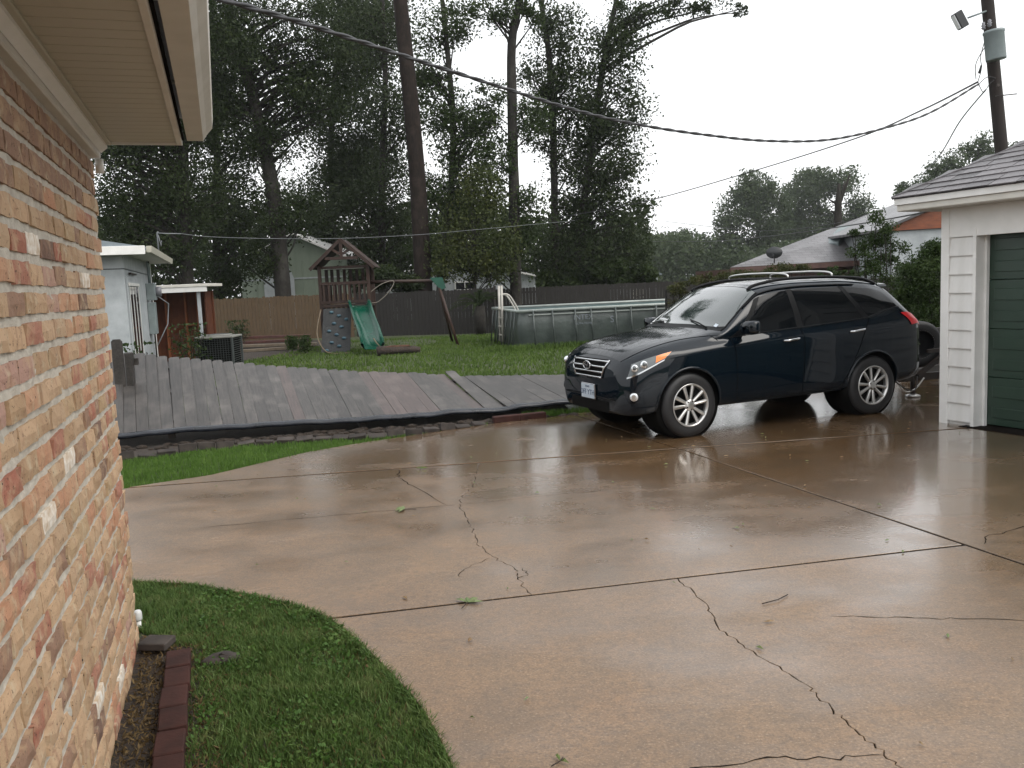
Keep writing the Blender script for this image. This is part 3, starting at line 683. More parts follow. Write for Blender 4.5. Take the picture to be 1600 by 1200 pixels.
for d in (.28, .95, 1.58):
    m = MB(); prev = None
    for i in range(0, 57, 4):
        p, th = fence_at(.05 + i * .14); Y = FR * math.cos(th) + Vector((0, 0, math.sin(th))); Z = FD.cross(Y).normalized(); c = p + Y * d - Z * .032 - fo
        if prev is not None: m.beam(prev, c, .085, .038, Z)
        prev = c
    m.build('rail', 'weathered_picket', fence)
for s in (1.3, 3.7, 6.1):
    p, th = fence_at(s); Y = FR * math.cos(th) + Vector((0, 0, math.sin(th))); Z = FD.cross(Y)
    MB().beam(p + Y * .02 - Z * .10 - fo, p + Y * 1.75 - Z * .10 - fo, .09, .09, Z).build('post', 'weathered_picket', fence)
rows = [[] for _ in range(6)]
for i in range(115):
    s = .02 + i * .068; p, th = fence_at(s); wv = .004 * math.sin(s * 5.1) + .004 * math.sin(s * 13 + 1) + (.012 * math.sin((s - 4.6) * 5) if 4.6 < s < 5.9 else 0)
    for k, (o_, z) in enumerate([(.03, .026), (-.015, .027), (-.045, .014), (-.060, -.010), (-.055, -.032), (-.035, -.042)]):
        rows[k].append(p + FN * o_ + Vector((0, 0, z + wv)) - fo)
MB().grid(rows).build('bottom_edging', 'black_plastic', fence)
# the one picket and post still standing next to the house
sp = empty('standing_fence_post', (-5.22, 11.6, 0), .1, 'dark fence post with one picket still upright beside the brick corner', 'fence post')
MB().prism([(-.07, -.03), (.07, -.03), (.07, 1.28), (.045, 1.31), (-.045, 1.31), (-.07, 1.28)], -.01, .01).build('picket', 'weathered_picket', sp)
MB().box((.08, .0, -.03), (.17, .09, 1.12), .004).build('post', 'weathered_picket', sp); MB().box((.06, .09, .95), (.22, .13, 1.04)).build('rail', 'weathered_picket', sp)
# bare earth under the fence and the row of edging bricks
MB().grid([[(-6.2, 9.5, -.022), (-4.49, 9.9, -.022), (-3.79, 10.33, -.022), (-3.09, 10.58, -.022), (-2.36, 10.62, -.022), (-1.3, 10.74, -.022), (-.28, 11.4, -.022), (.6, 11.8, -.022), (2.3, 12.0, -.022)],
           [(-6.2, 12.6, -.02), (-4.9, 12.6, -.02), (-3.9, 12.8, -.02), (-3.2, 13, -.02), (-2.4, 13.1, -.02), (-1.4, 13.2, -.02), (-.5, 13.4, -.02), (.6, 13.5, -.02), (2.3, 12.98, -.02)]], False).build('fence_bed', 'soil')['kind'] = 'structure'
cl = MB()
for k in range(260):
    s = RNG.uniform(0, 7.4); p, th = fence_at(s); o_ = RNG.uniform(-.34, .02); sz = RNG.uniform(.02, .06)
    cl.ball((p.x + FN.x * o_, p.y + FN.y * o_, -.02 + sz * .2), sz, 6, (1.4, 1, .6))
tag(cl.build('soil_clods', 'soil'), 'dark soil clods torn up below the fallen fence', 'soil', kind='stuff')
ed = empty('brick_edging', (-2.4, 10.6, 0), 0, 'crooked row of grey-brown edging bricks in front of the fallen fence', 'edging')
eb = MB().box((-.1, -.048, -.032), (.1, .048, .032), .006).mesh('brick'); eb.materials.append(MATS['paver_grey'])
EL = catmull([(-5.4, 9.75, 0), (-4.49, 9.93, 0), (-3.79, 10.33, 0), (-3.09, 10.57, 0), (-2.36, 10.63, 0), (-1.3, 10.76, 0), (-.42, 11.28, 0)], 40); acc = 0; nxt = 0
for a, b in zip(EL[:-1], EL[1:]):
    acc += (b - a).length
    if acc >= nxt:
        an = math.atan2(b.y - a.y, b.x - a.x); up = RNG.random() < .3
        child('brick', eb, ed, (a.x + 2.4 + RNG.uniform(-.01, .01), a.y - 10.6 + RNG.uniform(-.03, .05), .008 + RNG.uniform(-.018, .016) + (.03 if up else 0)),
              ((1.35 if up else .25) + RNG.uniform(-.2, .2), RNG.uniform(-.14, .14), an + RNG.uniform(-.16, .16)))
        nxt = acc + RNG.uniform(.205, .235)
for i, (x, y, a, L) in enumerate([(-.10, 11.52, .30, .36), (.25, 11.64, .33, .38)]):
    t = MB().box((-L / 2, -.055, 0), (L / 2, .055, .085), .008).build('red_block', 'paver_red', None, (x, y, -.01), (0, RNG.uniform(-.02, .02), a))
    tag(t, ['wet dark red edging block nearer the grass verge', 'wet dark red edging block nearer the car'][i], 'block', 'red edging blocks at the driveway edge')

# ------------------------------------------------------------------ low white house behind the fence
hy = math.atan2(.954, -.30)                        # local x runs back along the side wall
wh = empty('white_house', (-7.27, 16.75, 0), hy, 'low white painted house with a barred side door and slate-coloured roof', 'house')
MB().box((0, 0, -.05), (5.6, 5, 2.72)).build('wall', 'old_white_paint', wh)
MB().box((-.012, .0, 2.41), (5.55, -.008, 2.43)).build('seam_strip', 'ac_metal', wh)
MB().box((-.008, .0, 2.41), (0, 5, 2.43)).build('seam_strip', 'ac_metal', wh)
dr = MB().box((.12, -.03, .1), (2.2, -.001, 2.27), .006).build('side_door', 'old_white_paint', wh)
MB().box((.30, -.036, .15), (2.0, -.028, 2.08)).build('door_glass', 'window_glass', dr)
for k in range(4): MB().box((.30 + k * .55, -.044, .12), (.345 + k * .55, -.0365, 2.10)).build('bar', 'white_trim', dr)
MB().box((.2, -.06, 2.10), (2.1, -.034, 2.16)).build('bar_top', 'white_trim', dr)
MB().box((.6, -.06, 2.33), (1.7, -.02, 2.36)).build('drip_cap', 'black_steel', wh)
MB().box((5.5, -.03, 0), (5.63, .1, 2.7)).build('corner_board', 'white_trim', wh)
rf = MB().prism([(-.45, 2.74), (-.45, 2.80), (2.6, 3.35), (5.4, 2.9), (5.4, 2.84)], -.42, 5.95, 'x').build('roof', 'roof_slate_metal', wh)
MB().box((-.46, -.44, 2.66), (-.42, 4, 2.82), .005).build('front_fascia', 'white_trim', wh)
MB().prism([(-.55, 2.82), (-.53, 2.70), (-.45, 2.70), (-.45, 2.82)], -.3, 5.95, 'x').build('gutter', 'soffit_vinyl', wh)
MB().box((-.40, -.44, 2.715), (5.9, 0, 2.735)).build('eave_soffit', 'cream_trim', wh)
mt = MB().box((4.1, -.16, 1.0), (4.65, -.002, 1.75), .01).build('meter_box', 'transformer_grey', wh)
MB().lathe([(.12, 0), (.12, .1), (.08, .16)], 14, 'y', (4.35, -.32, 2.0)).build('meter_dial', 'porcelain', wh)
MB().box((4.1, -.2, 1.8), (4.6, -.002, 2.2), .01).build('meter_base', 'transformer_grey', wh)
MB().tube([(4.35, -.08, 2.2), (4.3, -.08, 2.6), (4.1, -.1, 2.95), (3.9, -.15, 3.0)], .035, 8).build('conduit', 'transformer_grey', wh)
MB().tube([(4.9, -.05, .2), (4.9, -.05, 1.6), (4.8, -.06, 2.5), (4.2, -.1, 2.7)], .02, 6).build('conduit', 'black_steel', wh)
MB().tube([(4.6, -.2, 1.9), (5.2, -.4, 1.7), (5.1, -.35, 1.2), (4.8, -.1, .7)], .015, 6).build('loose_wire', 'cable_grey', wh)
# wire bracket above the roof
wb = empty('service_mast', (-9.15, 23.3, 2.6), 0, 'thin pale service wire bracket above the low white house', 'mast')
MB().tube([(0, 0, .1), (0, 0, .95), (.03, 0, .98)], .02, 6).build('mast_pipe', 'cable_grey', wb); MB().tube([(0, 0, .95), (.2, .1, .93), (.55, .2, .92)], .014, 6).build('arm', 'cable_grey', wb)
MB().tube([(.02, 0, .9), (.08, 0, .6), (.1, 0, .75)], .01, 5).build('drip_loop', 'cable_grey', wb)
# lean-to
lt = empty('lean_to_shed', (-9.3, 24.6, 0), .03, 'open lean-to with white roof edge and rusty red interior', 'shed')
MB().box((-1.05, .9, 0), (.75, .97, 2.0)).build('back_panel', 'raw_stud', lt)
MB().box((-1.12, 0, 0), (-1.05, .97, 2.0)).build('side_panel', 'raw_stud', lt)
for x in (-.62, -.06, .28): MB().box((x, .80, 0), (x + .05, .899, 1.98)).build('stud', 'stud_wood', lt)
MB().box((-.01, .78, 1.02), (.28, .899, 1.06)).build('shelf', 'stud_wood', lt)
MB().box((.58, .0, 0), (.66, .09, 1.98), .004).build('post', 'old_white_paint', lt); MB().box((.66, .4, 0), (.70, .97, 1.98)).build('end_wall', 'raw_stud', lt)
MB().box((-1.2, -.12, 2.12), (.98, 1.15, 2.2), .006).build('roof', 'cream_trim', lt); MB().box((-1.15, -.10, 1.98), (.90, -.05, 2.118), .004).build('fascia', 'white_trim', lt)
# air conditioner
ac = empty('air_conditioner', (-7.13, 21.4, 0), .05, 'square outdoor air conditioner with grey grille beside the lean-to', 'air conditioner')
MB().box((-.40, -.40, 0), (.40, .40, .80)).build('coil', 'dark_void', ac)
m = MB()
for k in range(15): m.box((-.43, -.428, .05 + k * .052), (.43, -.42, .058 + k * .052)).box((.42, -.42, .05 + k * .052), (.428, .42, .058 + k * .052))
for k in range(14): m.box((-.42 + k * .062, -.424, .03), (-.414 + k * .062, -.416, .82))
m.build('grille', 'ac_metal', ac)
for sx in (-1, 1):
    for sy in (-1, 1): MB().box((sx * .43 - .025, sy * .43 - .025, 0), (sx * .43 + .025, sy * .43 + .025, .83), .006).build('corner_post', 'ac_metal', ac)
MB().box((-.46, -.46, .82), (.46, .46, .87), .012).build('top_cover', 'ac_top', ac)
MB().lathe([(.33, .87), (.33, .90), (.28, .91), (.28, .875)], 24).build('fan_ring', 'ac_top', ac)
m = MB()
for k in range(5): m.lathe([(.05 + k * .055, .905), (.055 + k * .055, .91), (.06 + k * .055, .905)], 20)
m.build('fan_guard', 'ac_metal', ac)
# lumber lying on the ground
for i, (x, y, z, L, a, mt_, lb) in enumerate([(-8.6, 30.6, .30, 3.2, .05, 'lumber_red', 'dark red plank topmost of the lumber pile behind the air conditioner'), (-8.4, 30.2, .16, 3.0, -.06, 'lumber_red', 'dark red plank second in the lumber pile behind the air conditioner'),
                                   (-8.3, 29.7, .06, 3.4, .02, 'lumber_pale', 'pale plank lowest of the lumber pile behind the air conditioner'), (-7.9, 28.6, -.01, 2.6, .10, 'lumber_pale', 'pale plank lying alone nearest the yard grass')]):
    tag(MB().box((-L / 2, -.15, 0), (L / 2, .15, .09), .008).build('plank', mt_, None, (x, y, z), (0, .015 * (-1) ** i, a)), lb, 'plank', 'planks stacked by the back fence')
MB().grid([[(-13, 25, -.02), (-9, 24, -.02), (-6.2, 25.5, -.02)], [(-13, 36, -.02), (-9, 36, -.02), (-5.6, 31.5, -.02)]], False).build('bare_dirt', 'soil')['kind'] = 'structure'

# ------------------------------------------------------------------ fences round the yard
def board_fence(name, a, b, z, mat, label, step=.15, post=2.4, seed=0):
    r = random.Random(seed); a = Vector(a); b = Vector(b); L = (b - a).length; e = empty(name, (a.x, a.y, 0), math.atan2(b.y - a.y, b.x - a.x), label, 'fence')
    m = MB(); x = 0
    while x < L - .1:
        h = z + r.uniform(-.025, .03); y = r.uniform(-.006, .006); m.prism([(x + .004, -.03), (x + step - .006, -.03), (x + step - .006, h - .03), (x + step - .03, h), (x + .03, h), (x + .004, h - .03)], y, y + .018); x += step
    o = m.build('boards', mat, e); o['kind'] = 'stuff'
    for k in range(3): MB().box((0, .024, .25 + k * (z - .5) / 2), (L, .06, .34 + k * (z - .5) / 2)).build('rail', mat, e)
    for k in range(int(L / post) + 1): MB().box((k * post, .062, -.05), (k * post + .09, .15, z - .05)).build('post', mat, e)
    return e
board_fence('cedar_fence', (-15.5, 36.2), (-6.2, 35.2), 1.72, 'cedar_board', 'warm brown cedar fence behind the lean-to and lumber', seed=1)
board_fence('grey_fence', (-6.15, 35.2), (-.6, 33.6), 1.68, 'grey_board', 'dark grey weathered fence behind the swing beam', seed=2)
board_fence('dark_fence', (-.55, 39.6), (12.5, 40.6), 1.62, 'grey_board', 'dark low fence stretching behind the pool', seed=3)
board_fence('side_fence', (-.55, 33.6), (-.54, 39.6), 1.75, 'grey_board', 'dark short fence run joining two back fences near the palm', seed=4)
board_fence('vine_fence', (4.2, 23.2), (16, 25.5), 1.55, 'grey_board', 'vine covered dark fence right behind the car roof', seed=5)

# ------------------------------------------------------------------ buildings beyond the fences
bn = empty('metal_barn', (-11.2, 45.5, 0), -.06, 'pale green metal barn with a curved-top door behind the leaning oak', 'barn')
MB().prism([(-2.6, 0), (3.0, 0), (3.0, 3.5), (.3, 4.75), (-2.6, 3.6)], 0, 5).build('wall', 'mint_metal', bn)
MB().prism([(-2.8, 3.52), (.3, 4.8), (3.2, 3.42), (3.2, 3.50), (.3, 4.90), (-2.8, 3.62)], -.25, 5.2).build('roof', 'white_trim', bn)
for k in range(9): MB().box((-2.45 + k * .62, -.03, 0), (-2.40 + k * .62, 0, 3.45)).build('wall_rib', 'mint_metal', bn)
MB().box((-2.6, -.035, 2.55), (3.0, -.001, 2.62)).build('belt_trim', 'old_white_paint', bn)
m = MB(); m.prism([(-1.4, 0), (.2, 0), (.2, 2.6), (0, 3.1), (-.35, 3.4), (-.85, 3.4), (-1.2, 3.1), (-1.4, 2.6)], -.06, -.036); m.build('door', 'old_white_paint', bn)
ct = empty('white_cottage', (-2.5, 50.5, 0), -.05, 'small white cottage with one square window half hidden by trees', 'house')
MB().prism([(-5.2, 0), (4, 0), (4, 2.2), (-.6, 3.35), (-5.2, 2.2)], 0, 6).build('wall', 'old_white_paint', ct)
MB().prism([(-5.6, 2.12), (-.6, 3.36), (4.4, 2.12), (4.4, 2.22), (-.6, 3.48), (-5.6, 2.22)], -.3, 6.2).build('roof', 'white_trim', ct)
wn = MB().box((-.55, -.06, .9), (.65, -.001, 2.1), .01).build('window', 'white_trim', ct); MB().box((-.47, -.07, .98), (.57, -.058, 2.02)).build('pane', 'window_glass', wn)
MB().box((.03, -.08, .98), (.07, -.068, 2.02)).build('muntin', 'white_trim', wn); MB().box((-.47, -.08, 1.6), (.57, -.068, 1.64)).build('muntin', 'white_trim', wn)
fw = empty('far_white_shed', (7.3, 49, 0), .05, 'tiny pale shed glimpsed between trunks beyond the pool', 'shed')
MB().prism([(-1.2, 0), (1.1, 0), (1.1, 2.0), (-.05, 2.5), (-1.2, 2.0)], 0, 3).build('wall', 'old_white_paint', fw); MB().prism([(-1.4, 1.95), (-.05, 2.52), (1.3, 1.95), (1.3, 2.03), (-.05, 2.62), (-1.4, 2.03)], -.15, 3.1).build('roof', 'roof_slate_metal', fw)
MB().box((-.4, -.03, 0), (.4, -.001, 1.8)).build('door', 'cream_trim', fw)

# ------------------------------------------------------------------ play tower
ps = empty('play_tower', (-5.05, 27.2, 0), .04, 'dark wooden play tower with gabled roof above a green slide', 'playset')
TW, TD = .74, 1.3
for sx in (-1, 1):
    for y in (0, TD): MB().box((sx * TW - .05, y - .05, -.03), (sx * TW + .05, y + .05, 2.62), .006).build('post', 'redwood', ps)
MB().box((-TW - .05, -.06, 1.33), (TW + .05, TD + .06, 1.40), .004).build('deck', 'redwood', ps)
for z in (1.90, 1.96): pass
for y, nm in ((-.07, 'front'), (TD + .03, 'back')):
    MB().box((-TW, y, 2.02), (TW, y + .04, 2.11), .004).build('hand_rail', 'redwood', ps); MB().box((-TW, y, 1.44), (TW, y + .04, 1.53), .004).build('foot_rail', 'redwood', ps)
    for k in range(9): MB().box((-.66 + k * .155, y + .005, 1.53), (-.60 + k * .155, y + .035, 2.02)).build('baluster', 'redwood', ps)
for sx in (-1, 1):
    MB().box((sx * TW - .02, 0, 2.02), (sx * TW + .02, TD, 2.11)).build('side_rail', 'redwood', ps)
    for k in range(6): MB().box((sx * TW - .015, .15 + k * .2, 1.42), (sx * TW + .015, .21 + k * .2, 2.02)).build('side_baluster', 'redwood', ps)
for k in range(7): MB().box((-.62 + k * .2, TD + .02, 2.11), (-.52 + k * .2, TD + .045, 2.60)).build('wind_slat', 'redwood', ps)
for k in range(10): MB().box((-TW + .03 + k * .148, .02, .92), (-TW + .13 + k * .148, .045, 1.33)).build('skirt_board', 'redwood', ps)
for sx in (-1, 1):
    for k in range(6):
        t0 = k / 6; t1 = (k + 1) / 6
        a = Vector((sx * (.98 - .98 * t0), 0, 2.52 + .86 * t0)); b = Vector((sx * (.98 - .98 * t1), 0, 2.52 + .86 * t1 + .02))
        MB().add([(a.x, -.28, a.z), (a.x, TD + .25, a.z), (b.x, TD + .25, b.z), (b.x, -.28, b.z), (a.x, -.28, a.z + .022), (a.x, TD + .25, a.z + .022), (b.x, TD + .25, b.z + .022), (b.x, -.28, b.z + .022)],
                 [(0, 1, 2, 3), (7, 6, 5, 4), (0, 4, 5, 1), (1, 5, 6, 2), (2, 6, 7, 3), (3, 7, 4, 0)]).build('roof_board', 'redwood', ps)
    MB().beam((sx * .98, -.30, 2.50), (0, -.30, 3.38), .03, .10, (0, 0, 1)).build('rake_board', 'redwood', ps)
MB().box((-.5, -.29, 2.78), (.5, -.25, 2.87)).build('collar_tie', 'redwood', ps); MB().box((-.05, -.29, 2.87), (.05, -.25, 3.3)).build('king_post', 'redwood', ps)
for sx in (-1, 1): MB().beam((sx * .05, -.27, 2.95), (sx * .27, -.27, 3.1), .03, .08).build('sunburst_brace', 'redwood', ps)
MB().box((-.72, 0, 2.52), (.72, .05, 2.6)).build('top_plate', 'redwood', ps); MB().box((-.72, TD - .02, 2.52), (.72, TD + .03, 2.6)).build('top_plate', 'redwood', ps)
MB().box((-.62, .1, 2.50), (.62, .14, 2.56)).build('tarp_bar', 'white_trim', ps)
cw = MB(); cw.add([(-.68, -.95, 0), (.18, -.95, 0), (.18, -.06, 1.30), (-.68, -.06, 1.30), (-.68, -.90, 0), (.18, -.90, 0), (.18, -.01, 1.30), (-.68, -.01, 1.30)], [(0, 1, 2, 3), (7, 6, 5, 4), (0, 4, 5, 1), (1, 5, 6, 2), (2, 6, 7, 3), (3, 7, 4, 0)])
cw = cw.build('climbing_wall', 'stone_grey', ps)
for k in range(11):
    t = (k + .6) / 11.6; x = -.52 + (k * .37) % .6; MB().ball((x, -.95 + .89 * t - .03, 1.3 * t), .06, 8, (1.2, .6, .8)).build('climbing_hold', 'hold_blue', cw)
# slide as a channel with raised, wavy lips
rows = []
cl_ = catmull([(.42, -.05, 1.36), (.50, -.45, 1.28), (.66, -.95, .90), (.80, -1.35, .62), (.95, -1.85, .30), (1.02, -2.25, .16), (1.05, -2.5, .14)], 5)
for p in cl_:
    rows.append([(p.x + a, p.y, p.z + b) for a, b in ((-.34, .16), (-.30, .20), (-.26, .17), (-.23, .02), (0, 0), (.23, .02), (.26, .17), (.30, .20), (.34, .16))])
MB().grid(rows).build('slide', 'slide_green', ps)
rows = [[(q[0], q[1], q[2] - .02) for q in (r[0], r[3], r[5], r[8])] for r in rows]; MB().grid(rows).build('slide_underside', 'slide_green', ps)
MB().tube([(TW, .3, 2.06), (1.6, .45, 2.05), (2.92, .6, 2.02)], .055, 8).build('swing_beam', 'redwood', ps)
MB().tube([(2.85, .5, 2.02), (3.42, -.2, -.02)], .045, 8).build('swing_leg', 'redwood', ps); MB().tube([(2.85, .7, 2.02), (3.2, 1.7, -.02)], .045, 8).build('swing_leg', 'redwood', ps)
MB().prism([(2.62, 2.12), (3.02, 2.12), (3.12, 1.78), (2.95, 1.72)], .38, .44).build('bracket', 'bracket_green', ps)
MB().tube(catmull([(.78, .0, 1.75), (1.15, .2, 2.0), (1.5, .3, 2.06), (1.35, .2, 1.75), (1.0, .1, 1.45), (.8, 0, 1.42)], 6), .012, 5).build('swing_rope', 'rope_pale', ps)
hs_ = MB().tube(catmull([(-.75, -.1, 1.28), (-.8, -.5, .8), (-.72, -.95, .45), (-.5, -1.25, .12), (-.25, -1.35, .0), (.3, -1.5, .0)], 6), .018, 6).build('garden_hose', 'hose_tan'); hs_.location = ps.location; tag(hs_, 'tan hose hanging down beside the climbing wall', 'hose')
h2 = MB().tube(catmull([(1.1, -1.9, .42), (1.25, -2.1, .25), (1.45, -2.0, .05), (1.7, -1.8, .0), (2.0, -1.9, -.01)], 6), .018, 6).build('hose_end', 'hose_tan'); h2.location = ps.location; tag(h2, 'loose hose end curling over the grass beside the slide', 'hose')
lg = empty('fallen_log', (-3.15, 24.5, 0), .25, 'short bark covered log lying on the grass in front of the slide', 'log')
m = MB().tube([(-.6, 0, .10), (-.3, .02, .12), (.1, 0, .11), (.4, .03, .10), (.62, 0, .08)], [.14, .13, .12, .11, .07], 10); m.v = [(a + RNG.uniform(-.012, .012), b + RNG.uniform(-.012, .012), c + RNG.uniform(-.012, .012)) for a, b, c in m.v]; m.build('bark', 'log_bark', lg)
MB().prism([(-.45, .21), (.35, .2), (.3, .245), (-.2, .25)], -.06, .05).build('split_face', 'log_wood', lg)

# ------------------------------------------------------------------ frame pool
pa = math.atan2(.174, .985)
pl = empty('frame_pool', (.25, 24.3, 0), pa, 'large grey rectangular frame pool standing on the back lawn', 'pool')
PLX, PLY, PH = 7.4, 4.5, 1.05
def liner(x0, x1, y0, y1, z0, z1, r=.25, bulge=.07, n=26):
    per = []
    def arc(cx, cy, a0): return [(cx + r * math.cos(a0 + k * math.pi / 8), cy + r * math.sin(a0 + k * math.pi / 8)) for k in range(5)]
    c = arc(x1 - r, y0 + r, -math.pi / 2) + arc(x1 - r, y1 - r, 0) + arc(x0 + r, y1 - r, math.pi / 2) + arc(x0 + r, y0 + r, math.pi)
    out = []
    for a, b in zip(c, c[1:] + c[:1]):
        L = math.hypot(b[0] - a[0], b[1] - a[1]); k = max(1, int(L / .3))
        out += [(a[0] + (b[0] - a[0]) * i / k, a[1] + (b[1] - a[1]) * i / k) for i in range(k)]
    rows = []; cx, cy = (x0 + x1) / 2, (y0 + y1) / 2
    for j in range(7):
        t = j / 6; o_ = bulge * math.sin(math.pi * (1 - t) ** .8) * 1.0
        rows.append([(x + (o_ if x > cx else -o_) * (abs(x - cx) > (x1 - x0) / 2 - .3), y + (o_ if y > cy else -o_) * (abs(y - cy) > (y1 - y0) / 2 - .3), z0 + (z1 - z0) * t) for x, y in out + out[:1]])
    return MB().grid(rows)
liner(.06, PLX - .06, .06, PLY - .06, -.03, PH - .04).build('liner', 'pool_liner', pl)
liner(.12, PLX - .12, .12, PLY - .12, .6, PH - .03, .2, 0).build('inner_liner', 'pool_inside', pl)
MB().box((.1, .1, .72), (PLX - .1, PLY - .1, .74)).build('water', 'pool_water', pl)
for a, b in (((0, 0, PH), (PLX, 0, PH)), ((PLX, 0, PH), (PLX, PLY, PH)), ((PLX, PLY, PH), (0, PLY, PH)), ((0, PLY, PH), (0, 0, PH))): MB().tube([a, b], .042, 10).build('top_rail', 'pool_rail', pl)
MB().box((.3, -.036, PH - .13), (PLX - .3, -.012, PH - .10)).build('sleeve_band', 'pool_rail', pl)
for x in (.42, .97, 1.62, 2.08, 2.8, 3.25, 4.0, 4.5, 5.2, 5.7, 6.4, 6.9):
    MB().tube([(x, -.05, PH), (x + .02, -.13, 0)], .022, 8).build('leg', 'pool_frame', pl)
for y in (.3, .8, 1.6, 2.1, 2.9, 3.4, 4.1): MB().tube([(-.03, y, PH), (-.15, y, 0)], .022, 8).build('leg', 'pool_frame', pl)
text('maker_print', 'INTEX', .20, 'pool_print', pl, (1.85, -.078, .80), (math.pi / 2, 0, 0)); text('maker_print', 'ULTRA FRAME', .075, 'pool_print', pl, (1.85, -.102, .63), (math.pi / 2, 0, 0)); text('maker_print', 'S', .26, 'pool_print', pl, (2.68, -.092, .70), (math.pi / 2, 0, 0))
ld = empty('pool_ladder', (-.12, 26.3, .0), pa, 'pale plastic ladder hooked over the short end of the pool', 'ladder')
for y in (0, .5):
    MB().tube([(-.1, y, .1), (-.08, y, 1.0), (-.07, y, 1.78)], .035, 8).build('rail', 'ladder_plastic', ld)
    MB().tube(catmull([(-.07, y, 1.5), (.05, y, 1.52), (.2, y, 1.42), (.42, y, 1.0), (.48, y, .7)], 5), .028, 8).build('curved_rail', 'ladder_plastic', ld)
for k in range(4): MB().box((-.14, 0, .28 + k * .26), (-.04, .5, .31 + k * .26)).build('step', 'ladder_plastic', ld)
fl = MB().tube(catmull([(2.3, -.1, .95), (2.6, -.13, .90), (2.85, -.13, .80), (2.95, -.14, .70)], 5), .025, 6); 
# ------------------------------------------------------------------ garage (right)
ga = empty('garage', (4.97, 10.0, 0), math.atan2(-.916, .40), 'white sided garage with green sectional door and hipped shingle roof', 'garage')
MB().box((.0, .02, -.03), (.42, .14, 2.44)).build('front_wall', 'white_siding', ga)
MB().box((.012, .16, -.03), (.12, 6, 2.44)).build('side_wall', 'white_siding', ga)
MB().box((4.6, .02, -.03), (6.4, .14, 2.44)).build('front_wall', 'white_siding', ga)
MB().box((.12, 5.9, -.03), (6.4, 6, 2.44)).build('back_wall', 'white_siding', ga); MB().box((6.3, .16, -.03), (6.4, 5.9, 2.44)).build('side_wall', 'white_siding', ga)
EX = .207
def lap(x0, x1): return MB().add([(x0, -.016, 0), (x1, -.016, 0), (x1, .018, 0), (x0, .018, 0), (x0, .004, EX - .002), (x1, .004, EX - .002), (x1, .018, EX - .002), (x0, .018, EX - .002), (x0, -.017, .012), (x1, -.017, .012)],
    [(0, 1, 2, 3), (0, 8, 9, 1), (8, 4, 5, 9), (4, 7, 6, 5), (0, 3, 7, 4, 8), (1, 9, 5, 6, 2), (3, 2, 6, 7)])
lm_ = lap(.086, .385).mesh('siding_board'); lm_.materials.append(MATS['white_siding']); l2 = lap(4.7, 6.3).mesh('siding_board'); l2.materials.append(MATS['white_siding'])
for k in range(10):
    child('siding_board', lm_, ga, (0, 0, .042 + k * EX)); child('siding_board', l2, ga, (0, 0, .042 + k * EX))
sd = MB().add([(-.016 + .0, .1, 0), (-.016, 5.9, 0), (.01, 5.9, 0), (.01, .1, 0), (.004, .1, EX - .002), (.004, 5.9, EX - .002), (.01, 5.9, EX - .002), (.01, .1, EX - .002)], [(0, 1, 2, 3), (0, 4, 5, 1), (4, 7, 6, 5), (0, 3, 7, 4), (1, 5, 6, 2), (3, 2, 6, 7)]).mesh('siding_board'); sd.materials.append(MATS['white_siding'])
for k in range(12): child('siding_board', sd, ga, (0, 0, .0 + k * EX))
MB().box((-.022, -.022, -.01), (.085, .018, 2.44), .003).build('corner_board', 'white_trim', ga); MB().box((-.024, .019, -.01), (.01, .098, 2.44), .003).build('corner_board', 'white_trim', ga)
MB().box((.386, -.024, -.005), (.430, .16, 2.20), .003).build('door_jamb', 'white_trim', ga); MB().box((4.56, -.024, -.005), (4.60, .16, 2.20), .003).build('door_jamb', 'white_trim', ga)
MB().box((.4305, .105, -.005), (.462, .155, 2.19), .003).build('door_stop', 'white_trim', ga)
MB().box((.087, -.020, 2.114), (4.6, .02, 2.440), .003).build('header_board', 'white_trim', ga); MB().box((.386, .022, 2.186), (4.6, .16, 2.43)).build('header_box', 'white_trim', ga)
MB().box((.3, -.10, -.03), (4.7, .4, .006), .004).build('threshold', 'crack_dirt', ga)
dr = empty('door', (0, 0, 0)); dr.parent = ga
for k in range(4):
    z = .022 + k * .537; m = MB().box((.435, .160, z), (4.56, .20, z + .531), .004)
    s_ = m.build('door_section', 'green_door', dr)
    for j in range(8):
        x = .52 + j * .505; MB().box((x, .150, z + .08), (x + .42, .161, z + .20), .006).box((x, .150, z + .31), (x + .42, .161, z + .44), .006).build('raised_panel', 'green_door', dr)
# eaves
MB().box((-.34, -.34, 2.441), (6.8, 6.3, 2.455)).build('soffit', 'cream_trim', ga)
MB().box((-.345, -.352, 2.447), (6.8, -.33, 2.512), .003).build('lower_fascia', 'cream_trim', ga); MB().box((-.365, -.375, 2.514), (6.82, -.335, 2.585), .003).build('upper_fascia', 'white_trim', ga)
MB().box((-.352, -.33, 2.447), (-.33, 6.3, 2.512), .003).build('lower_fascia', 'cream_trim', ga); MB().box((-.375, -.335, 2.514), (-.335, 6.32, 2.585), .003).build('upper_fascia', 'white_trim', ga)
SL = .52; RH = 3.2
ex0, ex1, ey0, ey1, ez = -.39, 6.85, -.39, 6.35, 2.588; hw = (ey1 - ey0) / 2
rz = ez + SL * hw; ra = (ex0 + hw, ey0 + hw, rz); rb_ = (ex1 - hw, ey0 + hw, rz)
MB().add([(ex0, ey0, ez), (ex1, ey0, ez), (ex1, ey1, ez), (ex0, ey1, ez), ra, rb_], [(0, 1, 5, 4), (1, 2, 5), (2, 3, 4, 5), (3, 0, 4), (3, 2, 1, 0)]).build('roof_deck', 'asphalt_shingle', ga)
sm = []
